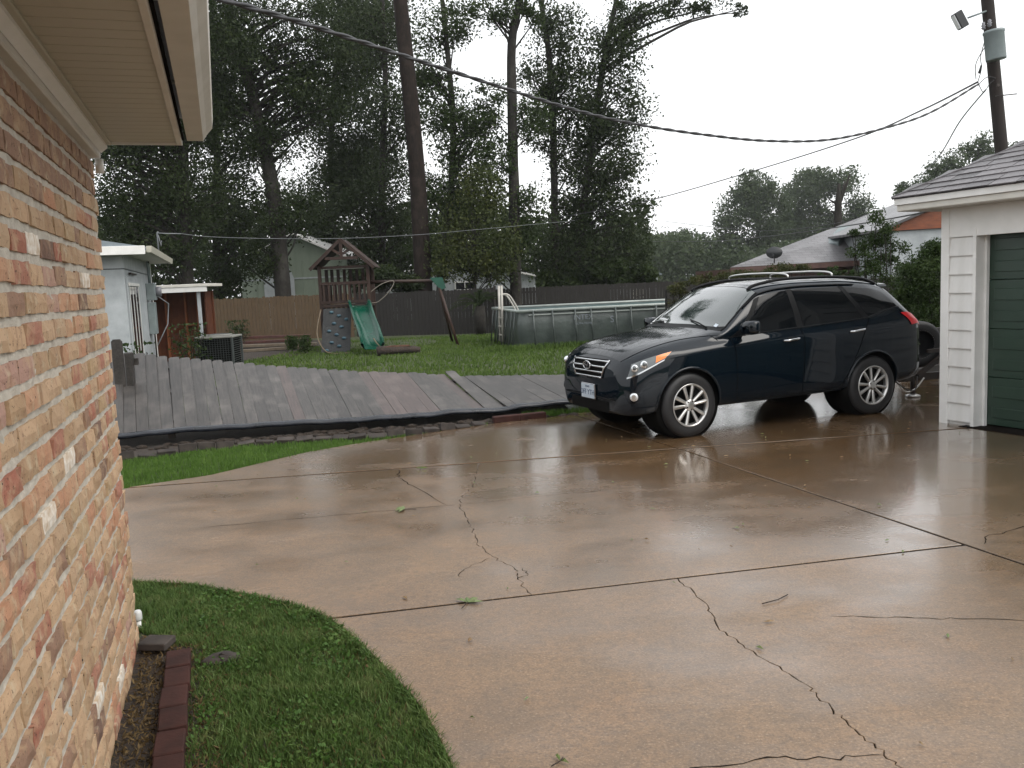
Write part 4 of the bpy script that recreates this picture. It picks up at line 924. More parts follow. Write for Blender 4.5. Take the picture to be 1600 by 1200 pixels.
for k in range(4):
    r = random.Random(k); w = .305; q = [(-w / 2 + .004, -.005), (-w / 2 + .004, .20), (w / 2 - .004, .20), (w / 2 - .004, -.005 + r.uniform(-.006, .006)), (w * .1, -.004 + r.uniform(-.004, .004))]
    m = MB().prism([(a, b) for a, b in q], 0, .013, 'z').mesh('shingle'); m.materials.append(MATS['asphalt_shingle']); sm.append(m)
ang = math.atan(SL); nrow = 18; ns = 0; rest = MB()
for r in range(nrow):
    t = r * .142; y = ey0 + t * math.cos(ang) - .012; z = ez + t * math.sin(ang); xa = ex0 + t * math.cos(ang); xb = ex1 - t * math.cos(ang)
    x = xa + (.08 if r % 2 else .18)
    while x < xb:
        if x < 2.9 and ns < 300:
            child('shingle', RNG.choice(sm), ga, (x, y, z + .004 + RNG.uniform(0, .004)), (ang - .060 + RNG.uniform(-.02, .012), 0, RNG.uniform(-.006, .006))); ns += 1
        x += .305
MB().tube([(ex0, ey0, ez + .012), tuple(Vector((ex0, ey0, ez + .014)).lerp(Vector(ra), .5)), (ra[0], ra[1], ra[2] + .015)], .022, 6).build('hip_cap', 'asphalt_shingle', ga)
vt = MB().lathe([(.11, 0), (.11, .02), (.055, .04), (.055, .20)], 14).lathe([(.075, .20), (.075, .225), (.04, .24)], 14).build('roof_vent', 'dish_dark', ga); vt.location = (.28, 1.25, 3.02 - .12)

# ------------------------------------------------------------------ neighbour's house beyond the hedge
nh = empty('shingled_house', (10.6, 31, 0), 0, 'low brown-trimmed house with a wet grey shingle roof behind the car', 'house')
E1 = Vector((7.46, 29.4, 2.05)); E2 = Vector((19.5, 29.9, 2.2)); R1 = Vector((15.03, 34.0, 4.24)); R2 = Vector((21, 34.6, 4.75)); O = Vector((10.6, 31, 0))
def pt(*v): return tuple(Vector(v) - O)
B1 = Vector((10.8, 38.6, 2.05)); B2 = Vector((21, 39, 2.2))
MB().add([tuple(q - O) for q in (E1, E2, R2, R1, B1, B2)], [(0, 1, 2, 3), (0, 3, 4), (3, 2, 5, 4), (0, 4, 5, 1), (1, 5, 2)]).build('roof', 'far_shingle', nh)
MB().beam(E1 - O + Vector((0, -.03, -.1)), E2 - O + Vector((0, -.03, -.1)), .04, .18).build('fascia', 'brown_fascia', nh)
MB().box(pt(8.1, 30.1, -.03), pt(19, 37.8, 2.0)).build('wall', 'brown_fascia', nh)
for i, (x, y) in enumerate(((11.6, 31.2), (12.45, 31.5))):
    z = 2.05 + (4.24 - 2.05) * (y - 29.4) / 4.6 + .08
    sk = MB().box((-.25, -.75, -.06), (.25, .75, .09), .02).build('roof_curb', 'transformer_grey', nh, pt(x + .2, y, z), (.44, 0, -.75 + .12 * i))
wg = MB().prism([(11.85 - 10.6, -.03), (16.5 - 10.6, -.03), (16.5 - 10.6, 3.0), (11.85 - 10.6, 2.9)], -3.9, .5).build('wing_wall', 'old_white_paint', nh)
MB().prism([(11.55 - 10.6, 2.92), (17 - 10.6, 3.0), (14.3 - 10.6, 4.02)], -4.0, -3.92).build('gable_panel', 'orange_panel', nh)
MB().prism([(11.4 - 10.6, 2.9), (14.3 - 10.6, 4.02), (17.2 - 10.6, 3.0), (17.2 - 10.6, 3.07), (14.3 - 10.6, 4.12), (11.4 - 10.6, 2.98)], -4.15, 1.5).build('wing_roof', 'far_shingle', nh)
dsh = empty('satellite_dish', (9.0, 29.6, 2.12), -.4, 'small dark satellite dish on the lower edge of the shingled roof', 'satellite dish')
rows = [[(.27 * r * math.cos(a), -.10 + .09 * r * r, .36 + .20 * r * math.sin(a)) for a in np.linspace(0, 2 * math.pi, 21)] for r in (0.02, .3, .6, .85, 1)]
MB().grid(rows).build('reflector', 'dish_dark', dsh); MB().tube([(0, -.08, .34), (0, .02, .15), (0, 0, 0)], .022, 6).build('mast', 'dish_dark', dsh); MB().tube([(0, -.05, .15), (0, -.4, .25)], .012, 5).build('feed_arm', 'dish_dark', dsh)
MB().box((-.03, -.44, .23), (.03, -.38, .30)).build('feed_horn', 'dish_dark', dsh)
sn = empty('broken_snag', (14.0, 37.2, 0), 0, 'bare broken tree trunk sticking up behind the shingled roof', 'tree')
MB().tube([(-.1, 0, -.05), (0, 0, 3), (.02, 0, 4.6), (.05, 0, 5.4)], [.28, .2, .14, .06], 9).build('trunk', 'bark_oak', sn)
for a, b, r in (((-.0, 0, 4.4), (.55, .1, 5.75), .09), ((-.05, 0, 4.2), (.30, 0, 5.5), .07), ((.05, 0, 4.5), (-.35, 0, 4.75), .06), ((.0, 0, 4.1), (-.25, .1, 4.3), .06)): MB().tube([a, tuple(Vector(a).lerp(Vector(b), .5)), b], [r, r * .8, r * .4], 7).build('broken_limb', 'bark_oak', sn)

# ------------------------------------------------------------------ utility pole and wires
up_ = empty('utility_pole', (8.83, 15.0, 0), 0, 'leaning wooden utility pole with transformer above the garage roof', 'utility pole')
def pp(x, y, z): return (x - 8.83, y - 15.0, z)
MB().tube([pp(8.83, 15, -.05), pp(8.41, 15, 3.63), pp(8.12, 15, 6.13), pp(7.85, 15, 8.4)], [.115, .105, .098, .09], 14).build('post', 'pole_wood', up_)
tf = MB().lathe([(.15, 0), (.155, .02), (.155, .42), (.165, .43), (.165, .46), (.14, .475)], 18).build('transformer', 'transformer_grey', up_); tf.location = pp(8.13, 14.72, 5.10); tf.rotation_euler = (0, -.11, 0)
for x, z in ((7.95, 5.58), (8.05, 5.62)): MB().lathe([(.012, 0), (.035, .02), (.02, .04), (.038, .06), (.02, .08), (.03, .10), (.01, .12)], 10).build('bushing', 'porcelain', up_).location = pp(x - .05, 14.7, z)
MB().tube([pp(8.12, 14.95, 5.95), pp(7.75, 14.9, 5.83)], .016, 6).build('lamp_arm', 'transformer_grey', up_)
lp = MB().box((-.07, -.07, -.14), (.07, .07, .14), .012).build('lamp_housing', 'dish_dark', up_); lp.location = pp(7.62, 14.9, 5.80); lp.rotation_euler = (0, -.5, 0); MB().box((-.082, -.055, -.12), (-.071, .055, .12)).build('lamp_face', 'lamp_glass', lp)
MB().box((-.02, -.02, -.02), (.02, .02, .02)).build('bracket', 'black_steel', up_).location = pp(8.22, 14.82, 4.72)
MB().tube([pp(8.20, 14.84, 4.55), pp(8.55, 14.84, 4.57)], .010, 5).build('spike', 'black_steel', up_)
for q in ([(7.98, 14.75, 5.5), (7.92, 14.8, 5.2), (7.96, 14.85, 5.0), (7.93, 14.9, 4.8)], [(8.05, 14.75, 5.45), (7.85, 14.8, 5.1), (7.9, 14.9, 4.85)], [(7.93, 14.9, 4.8), (8.0, 14.85, 4.62), (8.12, 14.9, 4.75), (8.2, 14.9, 4.82)], [(7.93, 14.9, 4.74), (8.05, 14.85, 4.86), (8.2, 14.85, 4.84)]):
    MB().tube(catmull([pp(*v) for v in q], 5), .007, 5).build('lead_wire', 'cable_black', up_)
MB().tube([pp(7.96, 14.85, 5.05), pp(7.92, 14.85, 4.93)], .018, 6).build('fuse', 'cable_black', up_)
def cable(name, pts, r, label, mat='cable_black', twist=0.):
    P = catmull(pts, 14 if twist else 8)
    m = MB()
    if twist:
        # three strands wound round each other
        D_ = [0]
        for a, b in zip(P[:-1], P[1:]): D_.append(D_[-1] + (b - a).length)
        Q = catmull(pts, 26); D_ = [0]
        for a, b in zip(Q[:-1], Q[1:]): D_.append(D_[-1] + (b - a).length)
        for k in range(2):
            m.tube([q + Vector((math.cos(d / twist * 6.283 + k * math.pi) * r * .7, 0, math.sin(d / twist * 6.283 + k * math.pi) * r * .7)) for q, d in zip(Q, D_)], r, 6)
    else: m.tube(P, r, 5)
    return tag(m.build(name, mat), label, 'cable')
cable('service_drop', [(-2.4, 2.6, 3.22), (-1.75, 4.0, 3.28), (-1.5, 5.0, 3.43), (-1.16, 6.0, 3.54), (-0.42, 7.6, 3.62), (0.79, 9.4, 3.59), (1.62, 10.4, 3.58), (2.56, 11.3, 3.58), (3.64, 12.2, 3.6), (4.81, 13.0, 3.7), (6.09, 13.8, 3.99), (6.93, 14.3, 4.27), (7.93, 14.9, 4.76)], .0115, 'thick twisted service cable sagging from the brick house to the pole', 'cable_black', .55)
cable('span_wire', [(7.93, 14.9, 4.8), (8.46, 18.0, 4.92), (8.77, 22.0, 5.02), (7.94, 28.0, 5.03), (5.41, 33.0, 4.68), (3.06, 38.0, 4.66), (-0.3, 44.0, 4.75), (-6, 52, 5)], .016, 'straight wire running from the pole back into the dark oaks')
cable('drop_wire', [(8.12, 15.0, 4.69), (8.72, 17.0, 4.51), (9.84, 20.0, 4.3), (11.3, 24.0, 4.23), (13.2, 29.0, 4.1)], .013, 'steep drop wire from the pole down behind the garage roof', 'cable_grey')
cable('yard_wire', [(-8.6, 23.5, 3.52), (-8.14, 24.5, 3.47), (-6.77, 26.0, 3.44), (-4.97, 27.5, 3.45), (-2.93, 29.0, 3.55), (-1.2, 31.0, 3.75), (3, 38, 4.4)], .007, 'thin pale wire crossing the yard above the play tower', 'cable_grey')
cable('street_wire', [(7.0, 14.0, 2.72), (7.52, 17.0, 2.76), (8.5, 23.0, 2.9), (9.51, 32.0, 3.13), (10.43, 45.0, 3.54), (9.99, 60.0, 4.28)], .014, 'lower dark wire passing in front of the far trees')
cable('upper_street_wire', [(14.13, 30.0, 3.92), (13.31, 36.0, 3.68), (12.44, 44.0, 3.94), (10.89, 60.0, 5.58)], .014, 'upper thin wire in front of the far trees')
# ------------------------------------------------------------------ trees and shrubs
def make_crown(blobs, size, mat, dens=1.25, clump=.16, n_clump=None):
    pts = []; cc = []
    for (x, y, z, rx, rz_, n) in blobs:
        ry = rx * .9; k = max(6, int(n / 60)); nl = int(n * dens)
        u = NP.normal(size=(k, 3)); u /= np.linalg.norm(u, axis=1)[:, None]; rad = NP.uniform(.25, 1, k) ** .5
        c = np.array([x, y, z]) + u * rad[:, None] * np.array([rx, ry, rz_]); cc += [tuple(v) for v in c]
        s = clump * (rx + rz_) * NP.uniform(.6, 1.35, k)
        i = NP.integers(0, k, nl); pts.append(c[i] + np.clip(NP.normal(size=(nl, 3)), -1.7, 1.7) * s[i][:, None] * np.array([1, 1, .75]))
    return np.vstack(pts), cc
def limbs(trunk, cc, r0, frac=.28, seed=0, parent=None, bark='bark_oak', join=False):
    """one curved limb for some of the leaf clumps"""
    r = random.Random(seed); T = catmull(trunk, 8); J = MB()
    for c in cc:
        if r.random() > frac: continue
        c = Vector(c); h_ = math.hypot(c.x - T[0].x, c.y - T[0].y); zs = c.z - r.uniform(.3, 1.6) - .12 * h_
        b = min(T[2:], key=lambda p: abs(p.z - zs)); d = c - b
        if d.length < .3 or (h_ > 5 and T[0].y + 0 < 1 and not join and r.random() < .6): continue
        rr = min(r0 * .42, .018 * d.length + .012, .075)
        mid = b + d * .45 + Vector((r.uniform(-.18, .18), r.uniform(-.18, .18), .12)) * d.length * .55; q = b + d * .75 + Vector((r.uniform(-.1, .1), 0, .10)) * d.length * .4
        m = J if join else MB()
        m.tube(catmull([b, mid, q, c], 3), [rr * (1 - .085 * k) for k in range(10)], 5, False)
        if not join: m.build('limb', bark, parent)
    if join and J.v: J.build('branches', bark, parent)['kind'] = 'stuff'
def tree(i, name, label, r, mat, trunk, blobs, cat='tree', group=None, bark='bark_oak'):
    o = Vector((trunk[0][0], trunk[0][1], 0)); e = empty(name, o, 0, label, cat, group)
    far = trunk[0][1] > 46
    P_, cc = make_crown(blobs, 0, mat, 4.2 if far else 2.0)
    size = (.0030 if far else .0033) * trunk[0][1]
    link(bpy.data.objects.new('crown', leaf_mesh('crown', P_ - np.array(o), size, mat, .58, .15)), e)
    T = catmull([Vector(p) - o for p in trunk], 5); n = len(T)
    m = MB().tube(T, [r * (1.25 if k == 0 else 1 - .55 * k / n) for k in range(n)], 12); rr = random.Random(i); m.v = [(a + rr.uniform(-.03, .03) * r * 2, b + rr.uniform(-.03, .03) * r * 2, c) for a, b, c in m.v]
    m.build('trunk', bark, e)
    limbs([Vector(p) - o for p in trunk], [tuple(Vector(c) - o) for c in cc], r, .45, i, e, bark, far)
    return e
TREES=[
 ('dark_oak','tall dark oak with a straight trunk behind the low white house',0.264,'leaf_dark',[(-13.19, 36.0, -0.05), (-12.94, 36.0, 5.32), (-12.73, 36.0, 8.6), (-12.33, 36.0, 12.04), (-12.13, 36.0, 14.94)],
  [(-14.7, 36.0, 7.04, 1.85, 1.85, 4900), (-13.41, 36.0, 9.87, 2.11, 2.38, 7200), (-15.26, 36.0, 5.16, 1.58, 1.32, 3000), (-12.59, 36.0, 6.07, 1.58, 1.58, 3600), (-11.09, 36.0, 11.74, 1.45, 1.58, 3300), (-14.08, 36.0, 3.83, 1.72, 1.06, 2600), (-12.33, 36.0, 9.08, 1.32, 1.32, 2500), (-15.19, 36.0, 8.7, 1.32, 1.58, 3000), (-12.5, 36.0, 13.02, 2.11, 1.58, 4800), (-14.1, 36.0, 12.12, 1.58, 1.58, 3600)]),
 ('slim_oak','slim dark oak with two low crowns beside the leaning grey trunk',0.185,'leaf_dark',[(-14.07, 42.0, -0.05), (-13.61, 42.0, 5.84), (-13.3, 42.0, 9.66), (-13.21, 42.0, 13.7), (-12.83, 42.0, 16.51)],
  [(-12.67, 42.0, 9.34, 1.85, 2.16, 4200), (-12.8, 42.0, 5.8, 1.85, 1.85, 3600), (-13.3, 42.0, 12.56, 1.54, 1.85, 3000), (-13.62, 42.0, 3.14, 1.54, 1.23, 2000)]),
 ('leaning_oak','leaning oak with pale grey trunk in front of the metal barn',0.376,'leaf_dark',[(-9.72, 38.0, -0.05), (-9.74, 38.0, 3.99), (-9.86, 38.0, 6.42), (-10.3, 38.0, 9.63), (-10.85, 38.0, 12.26), (-11.36, 38.0, 14.85)],
  [(-10.59, 38.0, 12.77, 1.67, 1.39, 3000), (-8.17, 38.0, 12.92, 1.67, 1.25, 2700), (-7.97, 38.0, 10.06, 1.53, 1.39, 2750), (-9.85, 38.0, 8.42, 1.39, 1.25, 2250), (-6.94, 38.0, 11.32, 1.25, 1.25, 2025), (-9.26, 38.0, 5.32, 1.25, 1.25, 2025), (-10.56, 38.0, 3.34, 0.89, 1.06, 1216), (-11.33, 38.0, 10.2, 1.11, 1.11, 1600), (-9.1, 38.0, 11.15, 1.11, 1.11, 1600)]),
 ('background_oak','broad oak in full leaf behind the wooden play tower',0.22,'leaf_dark',[(-10.02, 50.0, -0.05), (-9.66, 50.0, 6.32), (-9.43, 50.0, 10.88), (-8.75, 50.0, 15.67), (-8.51, 50.0, 18.36)],
  [(-8.82, 50.0, 10.86, 2.02, 2.57, 3850), (-9.77, 50.0, 7.39, 2.02, 1.83, 2750), (-7.69, 50.0, 14.6, 1.65, 2.2, 2700), (-10.5, 50.0, 4.58, 1.28, 1.28, 1225), (-7.68, 50.0, 9.06, 1.47, 1.83, 2000), (-7.72, 50.0, 16.98, 2.2, 1.47, 2400)]),
 ('grey_oak','straight grey oak standing close by the pine on its barn side',0.219,'leaf_dark',[(-6.67, 46.0, -0.05), (-6.4, 46.0, 4.87), (-6.15, 46.0, 8.44), (-5.77, 46.0, 12.58), (-5.7, 46.0, 16.95)],
  [(-6.03, 46.0, 14.79, 1.69, 1.86, 2750), (-5.54, 46.0, 10.98, 1.52, 2.02, 2700), (-6.16, 46.0, 7.15, 1.69, 2.02, 3000), (-5.02, 46.0, 3.99, 1.35, 1.42, 1680), (-7.58, 46.0, 5.58, 1.35, 1.52, 1800), (-7.23, 46.0, 3.26, 1.18, 1.01, 1050)]),
 ('forked_oak','dark forked oak growing just right of the tall pine trunk',0.2,'leaf_mid',[(-3.15, 39.0, -0.05), (-2.89, 39.0, 2.62), (-2.42, 39.0, 5.11), (-2.07, 39.0, 8.66), (-2.14, 39.0, 11.62), (-2.28, 39.0, 14.27)],
  [(-2.52, 39.0, 9.63, 1.09, 1.29, 1710), (-1.7, 39.0, 8.24, 1.29, 1.29, 2025), (-2.42, 39.0, 6.22, 1.29, 1.29, 2025), (-1.3, 39.0, 5.06, 1.14, 1.43, 2000), (-3.07, 39.0, 3.61, 1.0, 1.14, 1400), (-2.35, 39.0, 12.96, 1.29, 0.86, 1350), (-3.12, 39.0, 11.4, 0.86, 0.86, 900)]),
 ('young_sweetgum','small yellow-green young tree in front of the white cottage',0.067,'leaf_yellow',[(-1.41, 36.6, -0.05), (-1.33, 36.6, 3.04), (-1.32, 36.6, 4.87), (-1.05, 36.6, 6.67)],
  [(-1.32, 36.6, 3.82, 1.48, 1.34, 2750), (-0.76, 36.6, 5.62, 0.94, 1.07, 1400), (-2.04, 36.6, 2.75, 1.02, 0.81, 1140), (-0.56, 36.6, 3.0, 0.94, 0.94, 1225)]),
 ('straight_oak','tall straight oak with high fork rising behind the pool ladder',0.265,'leaf_mid',[(0.31, 38.0, -0.05), (0.41, 38.0, 4.37), (0.5, 38.0, 8.38), (0.62, 38.0, 11.78), (1.02, 38.0, 13.56), (1.16, 38.0, 15.09)],
  [(-0.18, 38.0, 13.15, 1.25, 0.61, 990), (1.7, 38.0, 13.18, 0.72, 0.56, 520), (-0.51, 38.0, 9.35, 0.7, 0.98, 875), (-0.34, 38.0, 7.22, 0.89, 1.0, 1152), (1.08, 38.0, 4.61, 0.84, 1.25, 1350), (-0.18, 38.0, 2.89, 1.0, 1.0, 1296), (1.19, 38.0, 8.61, 0.61, 1.11, 880)]),
 ('twin_oak','dark oak with bent upper stem between straight and right-leaning oaks',0.2,'leaf_dark',[(2.25, 42.0, -0.05), (2.36, 42.0, 4.55), (2.44, 42.0, 8.99), (2.38, 42.0, 12.18), (2.1, 42.0, 14.76), (1.95, 42.0, 16.18)],
  [(2.84, 42.0, 13.16, 1.23, 1.23, 1600), (2.11, 42.0, 11.18, 1.05, 1.39, 1530), (3.37, 42.0, 10.7, 1.39, 1.39, 2025), (3.03, 42.0, 7.79, 1.05, 1.39, 1530), (1.96, 42.0, 8.86, 0.8, 1.11, 936), (2.82, 42.0, 4.53, 1.23, 1.39, 1800), (2.08, 42.0, 2.76, 1.23, 0.99, 1280)]),
 ('edge_oak','right-leaning oak at the open edge of the wood with overhanging branch',0.216,'leaf_dark',[(3.17, 42.0, -0.05), (3.49, 42.0, 3.6), (4.06, 42.0, 7.16), (4.73, 42.0, 10.93), (5.15, 42.0, 12.93), (5.75, 42.0, 15.17)],
  [(5.37, 42.0, 12.34, 1.29, 1.42, 1932), (5.59, 42.0, 9.67, 1.36, 1.42, 2024), (4.98, 42.0, 7.41, 1.39, 1.48, 2160), (5.46, 42.0, 5.32, 1.36, 1.29, 1848), (4.24, 42.0, 3.42, 1.6, 1.39, 2340), (6.21, 42.0, 13.96, 1.05, 0.8, 884), (7.85, 42.0, 14.29, 1.11, 0.43, 504), (9.92, 42.0, 14.26, 1.11, 0.31, 360), (11.4, 42.0, 13.97, 0.4, 0.28, 117), (5.91, 42.0, 3.05, 1.05, 1.11, 1224), (3.98, 42.0, 9.22, 1.11, 1.29, 1512), (4.02, 42.0, 5.97, 1.11, 1.23, 1440)]),
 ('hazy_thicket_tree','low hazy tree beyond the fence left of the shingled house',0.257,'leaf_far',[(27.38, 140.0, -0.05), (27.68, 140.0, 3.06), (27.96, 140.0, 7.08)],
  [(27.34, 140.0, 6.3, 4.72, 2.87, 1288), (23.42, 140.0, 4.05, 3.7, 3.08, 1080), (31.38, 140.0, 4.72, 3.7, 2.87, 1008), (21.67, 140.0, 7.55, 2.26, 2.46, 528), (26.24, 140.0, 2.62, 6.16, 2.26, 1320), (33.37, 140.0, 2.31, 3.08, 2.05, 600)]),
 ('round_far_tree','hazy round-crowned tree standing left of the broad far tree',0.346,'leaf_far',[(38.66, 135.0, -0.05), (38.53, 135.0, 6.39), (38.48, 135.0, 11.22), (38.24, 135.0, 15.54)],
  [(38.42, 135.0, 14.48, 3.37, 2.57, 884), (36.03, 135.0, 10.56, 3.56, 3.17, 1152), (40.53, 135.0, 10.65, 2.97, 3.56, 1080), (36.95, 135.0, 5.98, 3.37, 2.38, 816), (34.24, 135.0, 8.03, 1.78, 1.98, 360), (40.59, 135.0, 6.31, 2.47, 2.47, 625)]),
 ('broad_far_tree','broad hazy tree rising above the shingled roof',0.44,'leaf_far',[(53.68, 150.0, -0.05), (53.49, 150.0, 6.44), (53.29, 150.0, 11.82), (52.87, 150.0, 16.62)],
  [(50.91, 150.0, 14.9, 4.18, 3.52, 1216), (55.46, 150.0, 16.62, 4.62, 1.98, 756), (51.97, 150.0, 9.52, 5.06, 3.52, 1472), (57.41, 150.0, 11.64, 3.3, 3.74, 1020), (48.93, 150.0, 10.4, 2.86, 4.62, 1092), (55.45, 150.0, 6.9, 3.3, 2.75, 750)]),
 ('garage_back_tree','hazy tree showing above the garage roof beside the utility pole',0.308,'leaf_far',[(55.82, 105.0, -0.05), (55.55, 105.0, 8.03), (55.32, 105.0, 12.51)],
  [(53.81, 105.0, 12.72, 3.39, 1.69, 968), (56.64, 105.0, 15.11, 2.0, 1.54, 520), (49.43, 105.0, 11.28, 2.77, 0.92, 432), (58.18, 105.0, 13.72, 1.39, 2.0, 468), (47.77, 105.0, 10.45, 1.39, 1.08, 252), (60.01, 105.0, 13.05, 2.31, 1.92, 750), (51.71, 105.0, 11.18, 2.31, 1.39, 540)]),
]
SHRUBS=[
 ('trailer_side_bush','dense feathery bush between the garage corner and trailer','leaf_bush',0.055,
  [(7.31, 15.5, 1.54, 0.48, 0.57, 2100), (7.26, 15.5, 0.92, 0.48, 0.45, 1680), (7.54, 15.5, 1.98, 0.25, 0.45, 880), (6.98, 15.5, 1.22, 0.28, 0.4, 875), (7.44, 15.5, 0.51, 0.4, 0.28, 875)]),
 ('tall_sapling','loose tall sapling in front of the shingled roof','leaf_bush',0.06,
  [(7.17, 17.0, 2.59, 0.35, 0.5, 1120), (6.9, 17.0, 2.12, 0.31, 0.35, 700), (7.46, 17.0, 2.15, 0.35, 0.37, 840), (7.28, 17.0, 1.73, 0.56, 0.31, 1125), (6.78, 17.0, 2.55, 0.15, 0.17, 168)]),
 ('vine_hedge','brownish vine hedge covering the dark fence behind the windshield','leaf_vine',0.06,
  [(4.08, 21.0, 1.51, 0.37, 0.25, 384), (4.7, 21.0, 1.67, 0.49, 0.22, 448), (5.31, 21.0, 1.77, 0.43, 0.18, 336), (4.38, 21.0, 1.23, 0.55, 0.22, 504), (5.85, 21.0, 1.74, 0.38, 0.18, 300)]),
 ('roof_line_hedge','yellow-green hedge under the eaves of the shingled house','leaf_vine',0.06,
  [(6.77, 22.0, 1.84, 0.52, 0.19, 384), (7.33, 22.0, 1.88, 0.42, 0.16, 260), (6.45, 22.0, 1.68, 0.65, 0.19, 480)]),
 ('bright_shrub','bright green shrub peeking over the car roof crossbars','leaf_bush',0.06,
  [(7.13, 19.0, 1.78, 0.22, 0.14, 160), (7.44, 19.0, 1.68, 0.28, 0.17, 240), (6.88, 19.0, 1.68, 0.22, 0.13, 144)]),
 ('fence_shrub','dark shrub behind the grey fence beside the pine','leaf_dark',0.12,
  [(-5.08, 36.3, 2.35, 1.06, 0.64, 960), (-4.31, 36.3, 1.98, 0.91, 0.48, 612), (-6.02, 36.3, 2.18, 0.64, 0.59, 528)]),
 ('pool_side_shrub','dense green shrub overhanging the dark fence beyond the pool','leaf_mid',0.14,
  [(4.91, 41.5, 2.17, 1.4, 0.85, 1288), (3.38, 41.5, 1.79, 0.91, 0.73, 720), (6.26, 41.5, 1.91, 0.97, 0.67, 704), (2.03, 41.5, 1.91, 0.91, 0.61, 600)]),
]
for i, (nm, lb, r, mt_, tr, bl) in enumerate(TREES): tree(i, nm, lb, r, mt_, tr, bl)
# the tall pine: a bare straight stem, needles only high up
o = Vector((-3.5, 37, 0)); pine = empty('pine_tree', o, 0, 'tall pine with a bare dark leaning trunk behind the swing beam', 'tree')
tp = [(-3.5, 37, -.05), (-3.54, 37, 1.3), (-3.57, 37, 7.09), (-3.86, 37, 13.46), (-4.2, 37, 19), (-4.35, 37, 23)]
T = catmull([Vector(p) - o for p in tp], 5); MB().tube(T, [.42 - .0085 * k for k in range(len(T))], 16).build('trunk', 'bark_pine', pine)
P_, cc = make_crown([(-4.2, 37, 21, 2.6, 1.8, 5000), (-5.2, 36.5, 18.5, 1.6, .9, 2200), (-2.9, 37.5, 18.8, 1.5, .9, 2200)], 0, '', 1.0)
link(bpy.data.objects.new('crown', leaf_mesh('crown', P_ - np.array(o), .30, 'needle_pine', .12, .1)), pine)
limbs([Vector(p) - o for p in tp], [tuple(Vector(c) - o) for c in cc], .4, .3, 77, pine, 'bark_pine')
for i, (nm, lb, mt_, ls, bl) in enumerate(SHRUBS):
    b0 = bl[0]; o = Vector((b0[0], b0[1], 0)); e = empty(nm, o, 0, lb, 'shrub')
    P_, cc = make_crown([(x, y, z, rx * .82, rz_ * .72, int(n * (1.0 if 'sapling' in nm else 3.6 if 'bush' in nm else 2.6))) for x, y, z, rx, rz_, n in bl], 0, mt_, 1.5, .12); P_ = P_[P_[:, 2] > 0]
    link(bpy.data.objects.new('foliage', leaf_mesh('foliage', P_ - np.array(o), ls * (.95 if ls < .1 else 1.3), mt_, .40, .2)), e)
    m = MB(); rr = random.Random(i)
    for c in cc[::3]:
        c = Vector(c) - o; b = Vector((c.x * .55 + rr.uniform(-.2, .2), c.y * .5, -.03)); m.tube(catmull([b, b.lerp(c, .5) + Vector((rr.uniform(-.1, .1), 0, .1)), c], 3), [.016, .014, .012, .01, .009, .008, .005], 5, False)
    m.build('stems', 'bark_oak', e)
# sago palm by the fence corner
sg = empty('sago_palm', (-1.1, 33.0, 0), 0, 'dark sago palm with arching fronds at the grey fence end', 'palm')
MB().tube([(0, 0, -.03), (0, 0, .6), (.02, 0, 1.05)], [.2, .22, .18], 10).build('trunk', 'bark_oak', sg)
for k in range(26):
    r = random.Random(k); a = k * 2.4; L = r.uniform(1.0, 1.5); el = r.uniform(.35, 1.25); m = MB(); pr = []
    for j in range(9):
        t = j / 8; rad = L * t * math.cos(el) * (1 + .15 * t); z = 1.05 + L * t * math.sin(el) - .55 * t * t * L; pr.append(Vector((math.cos(a) * rad, math.sin(a) * rad, z)))
    m.tube(pr, [.014 - .0012 * j for j in range(9)], 4, False)
    for j in range(1, 9):
        for q in range(2):
            p = pr[j - 1].lerp(pr[j], .5 + .5 * q)
            for sgn in (-1, 1):
                dv = Vector((-math.sin(a) * sgn, math.cos(a) * sgn, .25)) * .20 * (1.05 - j / 9) + (pr[j] - pr[j - 1]).normalized() * .10
                w = Vector((0, 0, .018)); m.add([p - w, p + w, p + dv], [(0, 1, 2)])
    m.build('frond', 'leaf_dark', sg)
# low leafy plants in the yard
def leafy(name, x, y, h, n, label, mat='leaf_bush', ls=.09):
    e = empty(name, (x, y, 0), 0, label, 'plant'); P_ = np.clip(NP.normal(size=(n, 3)), -1.6, 1.6) * np.array([h * .20, h * .20, h * .26]) + np.array([0, 0, h * .55]); P_ = P_[P_[:, 2] > .01]
    link(bpy.data.objects.new('foliage', leaf_mesh('foliage', P_, ls, mat, .5, .1)), e); m = MB()
    for k in range(7): a = k * .9; m.tube([(0, 0, -.03), (math.cos(a) * h * .15, math.sin(a) * h * .15, h * .4), (math.cos(a) * h * .3, math.sin(a) * h * .3, h * .8)], [.012, .01, .006], 5, False)
    m.build('stems', 'bark_oak', e)
leafy('door_plant', -7.05, 16.2, 1.05, 420, 'leafy green plant in front of the barred side door'); leafy('lean_to_weed', -7.55, 20.6, 1.25, 420, 'tall green weed between the lean-to and air conditioner')
leafy('fence_weed', -4.15, 12.75, .85, 120, 'small green leaves poking over the top of the fallen pickets', 'grass_strip', .07)
leafy('flower_bush', -6.2, 26.4, .55, 700, 'low dark flowering bush at the foot of the climbing wall', 'leaf_bush', .07); leafy('tower_weed', -6.9, 27.6, .5, 500, 'low weeds between the lumber pile and play tower')
leafy('shed_side_fern', -9.4, 30.2, 1.0, 500, 'dark fern-like plant against the cedar fence', 'leaf_dark', .1)

